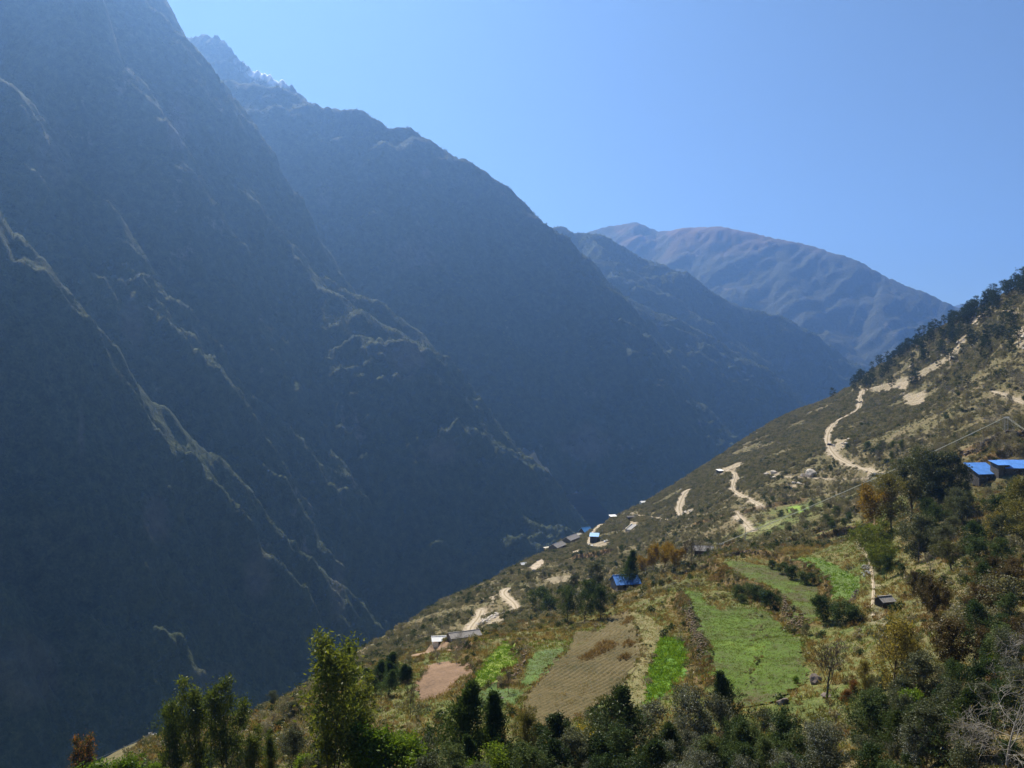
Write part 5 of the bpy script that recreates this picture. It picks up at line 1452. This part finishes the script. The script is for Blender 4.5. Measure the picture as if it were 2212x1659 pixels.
# ---------------------------------------------- middle distance trees
for i, (px_, top_, base_) in enumerate([(800, 1440, 1480), (818, 1425, 1476), (836, 1412, 1470), (852, 1425, 1476), (868, 1432, 1478), (812, 1455, 1500), (840, 1450, 1505), (880, 1440, 1476)]):
    T('cypress', px_, top_, base=base_, label='dark cypress in the grove right of the tallest eucalyptus', group='dark cypress grove', wide=1.88, var=i)
T('bare', 885, 1470, base=1555, label='bare tree below the bare earth plot', wide=0.8, var=2, cat='bare tree')
T('bare', 1098, 1445, base=1500, label='small bare tree beside the row of field stones', wide=0.8, var=1, cat='bare tree')
T('bush', 1166, 1265, base=1320, label='dark rounded tree by the rutted dirt track', wide=1.15, var=0, cat='tree')
T('bush', 1186, 1285, base=1328, label='lower dark crown right of the rounded track tree', wide=1.2, var=1, cat='tree')
T('dark', 1228, 1265, base=1350, label='dark leafy tree left of the blue farmhouse hollow', wide=0.9, var=0)
T('dark', 1262, 1250, base=1345, label='tall dark tree in the hollow above the stubble field', wide=0.9, var=1)
T('dark', 1296, 1262, base=1340, label='dark tree right in the hollow above the stubble field', wide=0.9, var=2)
T('sage', 1240, 1238, base=1290, label='grey tree behind the hollow, left one', wide=1.0, var=0)
T('sage', 1285, 1215, base=1285, label='taller grey tree behind the hollow', wide=1.0, var=1)
T('cypress', 1359, 1190, base=1272, label='dark slim conifer in front of the bright blue roof', wide=1.12, var=0)
T('orange', 1386, 1200, base=1248, label='small orange poplar right of the blue roof', wide=1.0, var=0)
T('orange', 1412, 1178, base=1242, label='orange poplar in the middle of the row', wide=0.95, var=1)
T('orange', 1434, 1170, base=1240, label='tallest orange poplar of the row', wide=0.95, var=2)
T('orange', 1456, 1180, base=1238, label='yellowing poplar at the right end of the row', wide=0.9, var=0)
for i, (px_, top_, base_) in enumerate([(1478, 1165, 1225), (1494, 1160, 1222), (1510, 1172, 1222), (1468, 1185, 1232), (1530, 1175, 1215)]):
    T('bare', px_, top_, base=base_, label='leafless grey tree between the poplars and the dark old house', group='leafless trees by the old house', wide=0.85, var=i, cat='bare tree')
T('bush', 1779, 1283, base=1345, label='tall grey green bush at the end of the upper terraces', wide=1.0, var=0, cat='bush')
T('bush', 1822, 1298, base=1352, label='wide round bush below the highest terrace', wide=1.5, var=1, cat='bush')
T('bush', 1846, 1306, base=1350, label='right lobe bush beside the wide round bush', wide=1.2, var=2, cat='bush')
for i, (px_, top_, base_, w_) in enumerate([(1690, 1212, 1240, 1.3), (1712, 1220, 1252, 1.3), (1738, 1232, 1262, 1.2), (1752, 1236, 1264, 1.2), (1668, 1208, 1230, 1.2)]):
    T('bush', px_, top_, base=base_, label='dark shrub in the hedge between the two upper terraces', group='hedge shrubs between upper terraces', wide=w_, var=i, cat='shrub')
for i, (px_, top_, base_, w_) in enumerate([(1618, 1258, 1290, 1.3), (1640, 1264, 1300, 1.3), (1664, 1272, 1318, 1.2), (1595, 1262, 1296, 1.3), (1606, 1282, 1304, 1.2)]):
    T('bush', px_, top_, base=base_, label='dark shrub on the bank above the main green terrace', group='shrubs on the main terrace bank', wide=w_, var=i + 1, cat='shrub')
T('bushsage', 1742, 1345, base=1375, label='feathery green bush at the right corner of the main terrace', wide=0.9, var=0, cat='bush')
T('bushgreen', 1718, 1458, base=1476, label='small green bush at the lower right of the main terrace', wide=1.1, cat='bush')
T('bushsage', 1380, 1238, base=1262, label='grey bush left under the orange poplars', wide=1.2, cat='bush')
# right-hand wood
T('sage', 2010, 965, 262, label='large grey green tree highest in the wood below the double pole', wide=1.0, var=0)
T('sage', 1968, 985, 268, label='grey green tree left of the highest one in the wood', wide=0.95, var=1)
T('sage', 2050, 975, 258, label='grey green tree right of the highest one in the wood', wide=0.95, var=2)
T('olive', 1928, 1020, 262, label='olive tree behind the orange crown of the wood', wide=0.9, var=0)
T('orange', 1888, 1046, 268, label='orange crown at the left edge of the right-hand wood', wide=1.15, var=1)
T('sage', 2062, 1050, 240, label='slim grey tree with visible trunk below the stone farmhouse', wide=0.8, var=0)
T('russet', 2130, 1055, 268, label='red leaved bush in front of the stone farmhouse', wide=0.8, cat='bush')
T('russet', 2112, 1085, 262, label='lower russet bush left of the red one', wide=1.0, cat='bush')
T('olive', 2195, 1020, 205, label='big olive tree hiding the right edge farmhouse', wide=1.1, var=1)
T('walnut', 2140, 1095, 190, label='olive tree with golden left side and straight trunk', wide=0.9, var=2)
T('olive', 2212, 1080, 178, label='broad olive tree at the right edge in the wood', wide=1.2, var=0)
T('sage', 1985, 1110, 215, label='grey green tree in the middle of the right-hand wood', wide=1.1, var=2)
T('sage', 2035, 1130, 205, label='grey tree with thin twigs in the right-hand wood', wide=1.1, var=1)
T('greybare', 2075, 1150, 200, label='leafless purplish thicket tree in the right-hand wood', wide=1.2, var=0)
T('greybare', 2010, 1190, 192, label='leafless grey thicket tree above the green round bush', wide=1.2, var=1)
T('bamboo', 1885, 1122, 245, label='arching bamboo clump at the left of the wood, upper one', wide=1.1)
T('bamboo', 1905, 1165, 228, label='brighter bamboo clump beside the footpath', wide=1.1)
T('dark', 1915, 1195, 212, label='dark ivy covered tree beside the footpath', wide=0.75, var=0)
T('dark', 1945, 1215, 205, label='dark shadowed tree right of the ivy covered one', wide=0.9, var=1)
T('dark', 2020, 1085, 235, label='dark green tree deep in the right-hand wood', wide=0.9, var=2)
T('bushgreen', 1998, 1250, 172, label='rounded green tree in front of the wood by the red shrub', wide=0.9, cat='tree', var=0)
T('russet', 2030, 1258, 178, label='small red and yellow shrub right of the rounded green tree', wide=0.6, cat='shrub', var=1)
T('dark', 1955, 1275, 178, label='dark bushy tree left of the rounded green tree', wide=1.2, var=2)
T('bushsage', 2125, 1205, 170, label='pale green bush under the olive trees at right', wide=1.6, cat='bush', var=1)
T('bushsage', 2165, 1225, 150, label='grey green bush low under the right olive trees', wide=1.6, cat='bush', var=0)
T('dark', 1925, 1330, 150, label='dark bush behind the crown of the big walnut', wide=1.4, var=0, cat='bush')
T('rustytree', 2200, 1200, 140, label='brownish crown at the right edge under the olives', wide=1.2, var=1)

# ---------------------------------------------- pines along the ridge
def on_screen(p): return abs(p[0] / p[1]) < 0.66
n_pine = 0
def PINE_LAB(px_, dy, top):
    w = 'saddle road' if px_ < 1900 else 'middle of the belt' if px_ < 2000 else 'far mountain foot' if px_ < 2090 else 'right picture edge'
    return ('dark pine on the ridge crest against the sky near the ' if top else 'dark pine just below the crest near the ' if dy < 40 else 'dark pine lower down the slope near the ') + w
for k in range(1600):
    if n_pine >= 285: break
    px_ = 1836 + (2320 - 1836) * rg.random() ** 0.8
    sil = float(np.interp(PX(px_), SX, SZ)); sil_py = 829.5 - sil * 1841
    band = 18 + 78 * min(1, max(0, (px_ - 1836) / 120)) if px_ < 2060 else 60 + 120 * rg.random()
    if rg.random() < 0.3 and px_ > 2060: band = 22
    dy = band * rg.random() ** 1.2
    (x_, y_), = hit(px_, sil_py + 1.5 + dy, fn=z_rough)
    if bare_amount(np.array([[x_]]), np.array([[y_]]))[0, 0] > 0.35: continue
    top = dy < 9
    place('pine', x_, y_, 10 + 6 * rg.random(), PINE_LAB(px_, dy, top), 'pine', 'pines on the ridge crest' if top else 'pines below the ridge crest', 0.85 + 0.35 * rg.random(), rg=rg)
    n_pine += 1
for i, (px_, top_, base_, w_) in enumerate([(2141, 612, 650, 1.15), (2168, 606, 636, 1.0), (2190, 588, 622, 1.0), (2080, 664, 700, 1.2), (2098, 655, 690, 1.2), (2205, 575, 615, 1.0), (1798, 836, 866, 1.0)]):
    T('pine', px_, top_, base=base_, wide=w_, var=i, cat='pine', label=['tall tiered pine standing free against the sky', 'slim pine just right of the free standing one', 'pine high on the ridge near the right edge', 'stout pine lowest on the skyline by the far mountain', 'broad pine beside the stout skyline pine', 'highest pine at the right picture edge', 'lone small pine on the slope left of the saddle road'][i])

# ---------------------------------------------- trees of the scrubby slope
def free_spot(x, y, m=1.0):
    if bare_amount(np.array([[x]]), np.array([[y]]))[0, 0] > 0.25: return False
    for p in FIELDS.values():
        if inside(p, np.array([x]), np.array([y]))[0]: return False
    for cx, cy, r, zp in PADS:
        if math.hypot(x - cx, y - cy) < r + 2.0: return False
    for q, zc, w in ROADS.values():
        if np.hypot(q[:, 0] - x, q[:, 1] - y).min() < w * 0.5 + 3.5: return False
    return True
zones = [  # photo polygon box, how many, kinds, height, label, group
    ((1850, 880, 2212, 1000), 120, ('greybare', 'scrubtree', 'greybare'), (4, 7.5), 'grey leafless scrub tree on the slope right of the gravel road', 'scrub trees right of the gravel road'),
    ((1980, 760, 2230, 890), 70, ('greybare', 'scrubtree', 'pine'), (4.5, 8), 'dark scrub tree on the steep slope under the pines', 'scrub trees under the pines'),
    ((1640, 1035, 1880, 1110), 45, ('greybare', 'scrubtree'), (3.5, 6), 'scrub tree below the level gravel road', 'scrub trees below the level road'),
    ((1830, 965, 1960, 1020), 26, ('scrubtree', 'dark'), (4, 7), 'dark green scrub tree in the gully above the bridge', 'gully trees above the bridge'),
    ((1100, 1230, 1330, 1340), 50, ('scrubtree', 'sage', 'greybare'), (3, 6), 'grey green scrub tree on the slope left of the blue farmhouse', 'scrub trees left of the blue farmhouse'),
    ((800, 1360, 1010, 1440), 34, ('scrubtree', 'greybare'), (2.5, 5), 'scrub tree at the lower hillside edge', 'scrub trees at the lower edge'),
    ((1320, 1130, 1560, 1200), 34, ('scrubtree', 'greybare'), (3, 5), 'scrub tree between the edge road and the poplars', 'scrub trees above the poplars'),
    ((1700, 1095, 1900, 1150), 34, ('scrubtree', 'dark', 'greybare'), (3, 5.5), 'dark scrub tree beneath the glinting wires', 'scrub trees under the wires'),
    ((1960, 1040, 2212, 1240), 34, ('sage', 'dark', 'scrubtree', 'olive'), (5, 9), 'mixed tree filling the right-hand wood', 'trees filling the right-hand wood'),
    ((1960, 1250, 2230, 1420), 26, ('dark', 'rustytree', 'scrubtree'), (4, 7), 'dark tree filling the shadowed hollow at right', 'trees filling the right hollow'),
    ((560, 1500, 800, 1600), 22, ('scrubtree', 'sage'), (2.5, 5), 'olive scrub tree on the slope behind the tallest eucalyptus', 'scrub trees behind the eucalyptus'),
]
rz_ = random.Random(31)
KINDTXT = {'greybare': 'leafless grey tree', 'scrubtree': 'bushy scrub tree', 'pine': 'dark pine', 'dark': 'dark leafy tree', 'sage': 'grey green tree', 'olive': 'olive leaved tree', 'rustytree': 'brownish tree'}
def cell_words(px_, py_, x0, y0, x1, y1):
    u, v = (px_ - x0) / (x1 - x0), (py_ - y0) / (y1 - y0)
    return ('upper ' if v < 0.33 else 'lower ' if v > 0.67 else 'middle ') + ('left' if u < 0.33 else 'right' if u > 0.67 else 'centre')
for (x0, y0, x1, y1), n, kinds, (h0, h1), lab, grp in zones:
    k = tries = 0
    while k < n and tries < n * 6:
        tries += 1
        px_, py_ = x0 + (x1 - x0) * rz_.random(), y0 + (y1 - y0) * rz_.random()
        if py_ < 829.5 - 1841 * float(np.interp(PX(px_), SX, SZ)) + 6: continue
        (x_, y_), = hit(px_, py_, fn=z_rough)
        if not free_spot(x_, y_): continue
        key = kinds[rz_.randrange(len(kinds))]
        f = rz_.random()
        lb = ('small ' if f < 0.33 else 'tall ' if f > 0.67 else 'medium ') + KINDTXT[key] + ' among ' + grp + ', ' + cell_words(px_, py_, x0, y0, x1, y1)
        place(key, x_, y_, h0 + (h1 - h0) * f, lb, 'tree', grp, 0.9 + 0.5 * rz_.random(), rg=rz_)
        k += 1
for k in range(60):
    px_ = 900 + 1330 * rz_.random(); d_ = 74 + 26 * rz_.random()
    key = ('dark', 'firdark', 'sage', 'dark', 'silver')[rz_.randrange(5)]
    f = rz_.random()
    place(key, float(PX(px_)) * d_, d_, 3.2 + 3.4 * f, ('shadowy ' if key in ('dark', 'firdark') else 'greyish ') + ('shorter ' if f < 0.5 else 'taller ') + {'dark': 'leafy', 'firdark': 'conical', 'sage': 'fine leaved', 'silver': 'silvery'}[key] + ' tree filling the foot of the view near its ' + ('right corner' if px_ > 1900 else 'right half' if px_ > 1500 else 'middle' if px_ > 1200 else 'left middle'), 'tree', 'trees filling the foot of the view', 1.1, rg=rz_)

# foot of the picture: saplings and bushes under the big trees
for k in range(95):
    px_ = 120 + 2120 * rz_.random(); d_ = 76 + 44 * rz_.random()
    if px_ < 560: d_ = 100 + 30 * rz_.random()
    if px_ > 1900: d_ = 70 + 30 * rz_.random()
    x_ = float(PX(px_)) * d_
    key = ('bush', 'bushsage', 'bush', 'bushgreen', 'russet', 'bushsage')[rz_.randrange(6)]
    place(key, x_, d_, 1.6 + 2.2 * rz_.random(), 'low %s bush under the trees %s of the bottom edge' % ({'bush': 'dark', 'bushsage': 'grey', 'bushgreen': 'bright green', 'russet': 'russet'}[key], 'at the left end' if px_ < 560 else 'left of the middle' if px_ < 1100 else 'right of the middle' if px_ < 1650 else 'at the right end'), 'bush', 'bushes under the foreground trees', 1.1, rg=rz_)

# ---------------------------------------------- scrub, grass, crops
def sample(n, d0, d1, rs, power=1.0):
    """points spread evenly over the visible hillside between two distances"""
    out = []
    while sum(len(o) for o in out) < n:
        m = n * 2
        d = np.sqrt(d0 ** 2 + (d1 ** 2 - d0 ** 2) * rs.rand(m)); X = -0.45 + 1.12 * rs.rand(m)
        ds = np.interp(X, SX, SD)
        ok = d < ds + 12
        out.append(np.stack([X[ok] * d[ok], d[ok]], 1))
    return np.vstack(out)[:n]

def mask_open(x, y, fields=True, roads=True, grow=0.0):
    ok = np.ones(len(x), bool)
    if roads: ok &= bare_amount(x[:, None], y[:, None])[:, 0] < 0.3
    if fields:
        for p in FIELDS.values():
            lo, hi = p.min(0), p.max(0)
            sel = np.where((x > lo[0]) & (x < hi[0]) & (y > lo[1]) & (y < hi[1]))[0]
            ok[sel] &= ~inside(p, x[sel], y[sel])
    for cx, cy, r, zp in PADS: ok &= np.hypot(x - cx, y - cy) > r * 0.9
    return ok

rs = np.random.RandomState(9)
def spread(n, d0, d1, cut, patch, seed, thin=0.0, **kw):
    p = sample(n, d0, d1, rs)
    ok = mask_open(p[:, 0], p[:, 1], **kw)
    nz = fbm(p[:, 0] / patch, p[:, 1] / patch, 4, 0.6, seed=seed)
    ok &= nz + 0.25 * (rs.rand(n) - 0.5) > cut
    if thin: ok &= rs.rand(n) > thin * meadow_amount(p[:, 0], p[:, 1])
    p, nz = p[ok], nz[ok]
    return p, nz, h_ground(p[:, 0], p[:, 1])

KS = [shrub_mesh(40 + i, n, lf, ln, wd, ht=h) for i, (n, lf, ln, wd, h) in enumerate([(230, 'scrub', 0.26, 0.15, 1.2), (210, 'scrub', 0.3, 0.16, 0.9), (200, 'greyscrub', 0.36, 0.06, 1.1), (240, 'dark', 0.26, 0.15, 1.3), (190, 'sage', 0.24, 0.13, 1.0), (170, 'brown', 0.34, 0.12, 0.8), (200, 'olive', 0.26, 0.13, 1.1)])]
P_, S_, I_ = [], [], []
for n, d0, d1, cut, patch, seed, s0, s1, kinds in [
    (24000, 300, 700, -0.10, 34, 61, 0.7, 2.0, (0, 1, 2, 3, 0, 4, 1, 0, 1)), (52000, 600, 1120, -0.12, 45, 62, 0.8, 2.3, (0, 1, 2, 4, 0, 4, 1, 0)),
    (11000, 130, 330, -0.12, 22, 63, 0.5, 1.5, (0, 1, 3, 0, 6, 4, 5)), (3000, 60, 150, -0.25, 14, 64, 0.4, 1.1, (0, 3, 6, 4, 5)), (30000, 320, 1120, -9, 30, 65, 0.35, 0.95, (0, 1, 4, 2, 1))]:
    p, nz, z = spread(n, d0, d1, cut, patch, seed, thin=0.88)
    P_.append(np.stack([p[:, 0], p[:, 1], z - 0.1], 1)); S_.append(s0 + (s1 - s0) * rs.rand(len(p)) ** 1.6)
    I_.append(np.array(kinds)[rs.randint(0, len(kinds), len(p))])
for line, h in BANKS:   # shrubs and dead ferns hang along the terrace banks
    q = densify(line, 0.8 if h > 1 else 2.2)
    for off, kk, m in ((0.0, (5, 0, 6), 2), (-1.2, (5, 3, 0, 1), 2)):
        qq = np.repeat(q, m, 0) + rs.normal(size=(len(q) * m, 2)) * 0.8
        ok = mask_open(qq[:, 0], qq[:, 1], fields=False) & (fbm(qq[:, 0] / 5, qq[:, 1] / 5, 2, seed=33) > -0.15)
        qq = qq[ok]
        P_.append(np.stack([qq[:, 0], qq[:, 1], h_ground(qq[:, 0], qq[:, 1]) - 0.1], 1)); S_.append((0.3 + 0.6 * rs.rand(len(qq)) ** 2) * (1.0 if h > 1 else 0.55)); I_.append(np.array(kk)[rs.randint(0, len(kk), len(qq))])
scatter('undergrowth', np.vstack(P_), np.concatenate(I_), np.concatenate(S_), KS, 'low scrub covering the hillside', 3)

KT = [tuft_mesh(70 + i, n, lf, h, w) for i, (n, lf, h, w) in enumerate([(16, 'dry', 0.7, 0.07), (14, 'dry', 0.5, 0.07), (14, 'brown', 0.6, 0.09), (14, 'greengrass', 0.45, 0.06), (14, 'olive', 0.5, 0.07)])]
p, nz, z = spread(46000, 70, 330, -0.5, 18, 71)
ii = np.where(nz > 0.1, 3, np.where(nz > -0.05, 4, np.where(nz > -0.2, 0, 1))); jj = rs.rand(len(p)) < 0.3; ii[jj] = rs.randint(0, 5, jj.sum())
scatter('grass', np.stack([p[:, 0], p[:, 1], z - 0.05], 1), ii, 0.7 + 0.8 * rs.rand(len(p)), KT, 'dry tussock grass between the fields', 4)

KC = [tuft_mesh(90 + i, n, lf, h, w, 0.6, 0.7) for i, (n, lf, h, w) in enumerate([(12, 'greengrass', 0.26, 0.05), (12, 'vivid', 0.5, 0.12), (8, 'dry', 0.4, 0.05), (10, 'olive', 0.25, 0.06)])]
P_, S_, I_ = [], [], []
for key, dens, kinds in [('main_terrace', 1.6, (0, 0, 0, 3)), ('upper_terrace', 1.0, (0, 0, 3)), ('right_terrace', 1.6, (0, 1, 0)), ('bright_crop', 3.2, (1, 1, 1, 0)), ('straw', 1.0, (2, 3, 2)), ('pale_strip', 1.6, (2, 3, 0)), ('lime_terrace', 1.6, (1, 0, 1)), ('olive_terrace', 1.5, (0, 3)), ('lower_green', 1.5, (0, 3)), ('small_meadow', 0.3, (0, 2))]:
    f = FIELDS[key]; lo, hi = f.min(0), f.max(0)
    n = int((hi[0] - lo[0]) * (hi[1] - lo[1]) * dens)
    q = lo + (hi - lo) * rs.rand(n, 2)
    ok = inside(f, q[:, 0], q[:, 1]); q = q[ok]
    if key == 'straw': q = q[furrow(q[:, 0], q[:, 1]) > 0.6]
    P_.append(np.stack([q[:, 0], q[:, 1], h_ground(q[:, 0], q[:, 1]) - 0.04], 1)); S_.append(0.6 + 0.8 * rs.rand(len(q))); I_.append(np.array(kinds)[rs.randint(0, len(kinds), len(q))])
scatter('crop_leaves', np.vstack(P_), np.concatenate(I_), np.concatenate(S_), KC, 'short crops and stubble growing in the terraced fields', 5)

# forest clinging to the gorge walls, far off
def forest_on(x, y, z, n, seed, s0, s1, name, label, lo_cut=-0.1):
    r = np.random.RandomState(seed)
    gxx, gyy = np.gradient(z, axis=1) / np.maximum(np.gradient(x, axis=1), 1e-3), np.gradient(z, axis=0) / np.maximum(np.gradient(y, axis=0), 1e-3)
    steep = np.hypot(gxx, gyy)
    w = (smooth(1.0 - (steep - 1.3) / 1.4) * 0.9 + 0.1) * (z > VALLEY + 30) * (y * np.gradient(x, axis=1)) * np.gradient(y, axis=0)
    w *= smooth(0.5 + 2.2 * (fbm(x / 160, y / 160 + z / 120, 4, 0.6, seed=seed) - lo_cut))
    w = (w / w.sum()).ravel()
    i = r.choice(w.size, n, p=w)
    nr, nc = x.shape
    a, b = np.clip(i // nc, 0, nr - 2), np.clip(i % nc, 0, nc - 2)
    u, v = r.rand(n), r.rand(n)
    def bl(A): return (A[a, b] * (1 - u) + A[a, b + 1] * u) * (1 - v) + (A[a + 1, b] * (1 - u) + A[a + 1, b + 1] * u) * v
    pts = np.stack([bl(x), bl(y), bl(z) - 0.8], 1)
    KF = [far_tree_mesh(900 + k, 46, lf, tl) for k, (lf, tl) in enumerate([('pine', 1.1), ('farleaf', 0.75), ('dark', 0.9), ('farleaf', 0.9)])]
    scatter(name, pts, r.choice([0, 1, 2, 3], n, p=[.3, .3, .2, .2]), s0 + (s1 - s0) * r.rand(n), KF, label, seed, 0.05)
forest_on(gx, gy, gz, 70000, 7, 0.22, 0.6, 'wall_forest', 'trees and scrub clinging to the near gorge wall')
forest_on(mx_, my_, mz_, 50000, 8, 0.4, 1.0, 'ridge_forest', 'far forest on the wooded ridges')

# ------------------------------------------------------------------ air: one box of thin haze round everything
hb = MB(); hb.box(-4200, 9400, -700, 10900, VALLEY - 90, 1900)
hm = bpy.data.materials.new('haze'); hm.use_nodes = True
hnt = hm.node_tree; hnt.nodes.clear()
ho = hnt.nodes.new('ShaderNodeOutputMaterial'); hv = hnt.nodes.new('ShaderNodeVolumePrincipled')
hv.inputs['Color'].default_value = (0.255, 0.50, 1.0, 1)
hv.inputs['Density'].default_value = 0.8e-4
hv.inputs['Anisotropy'].default_value = 0.62
hnt.links.new(hv.outputs[0], ho.inputs['Volume'])
haze = hb.build('haze', hm)
haze['kind'] = 'stuff'; haze['label'] = 'thin blue haze filling the gorge'
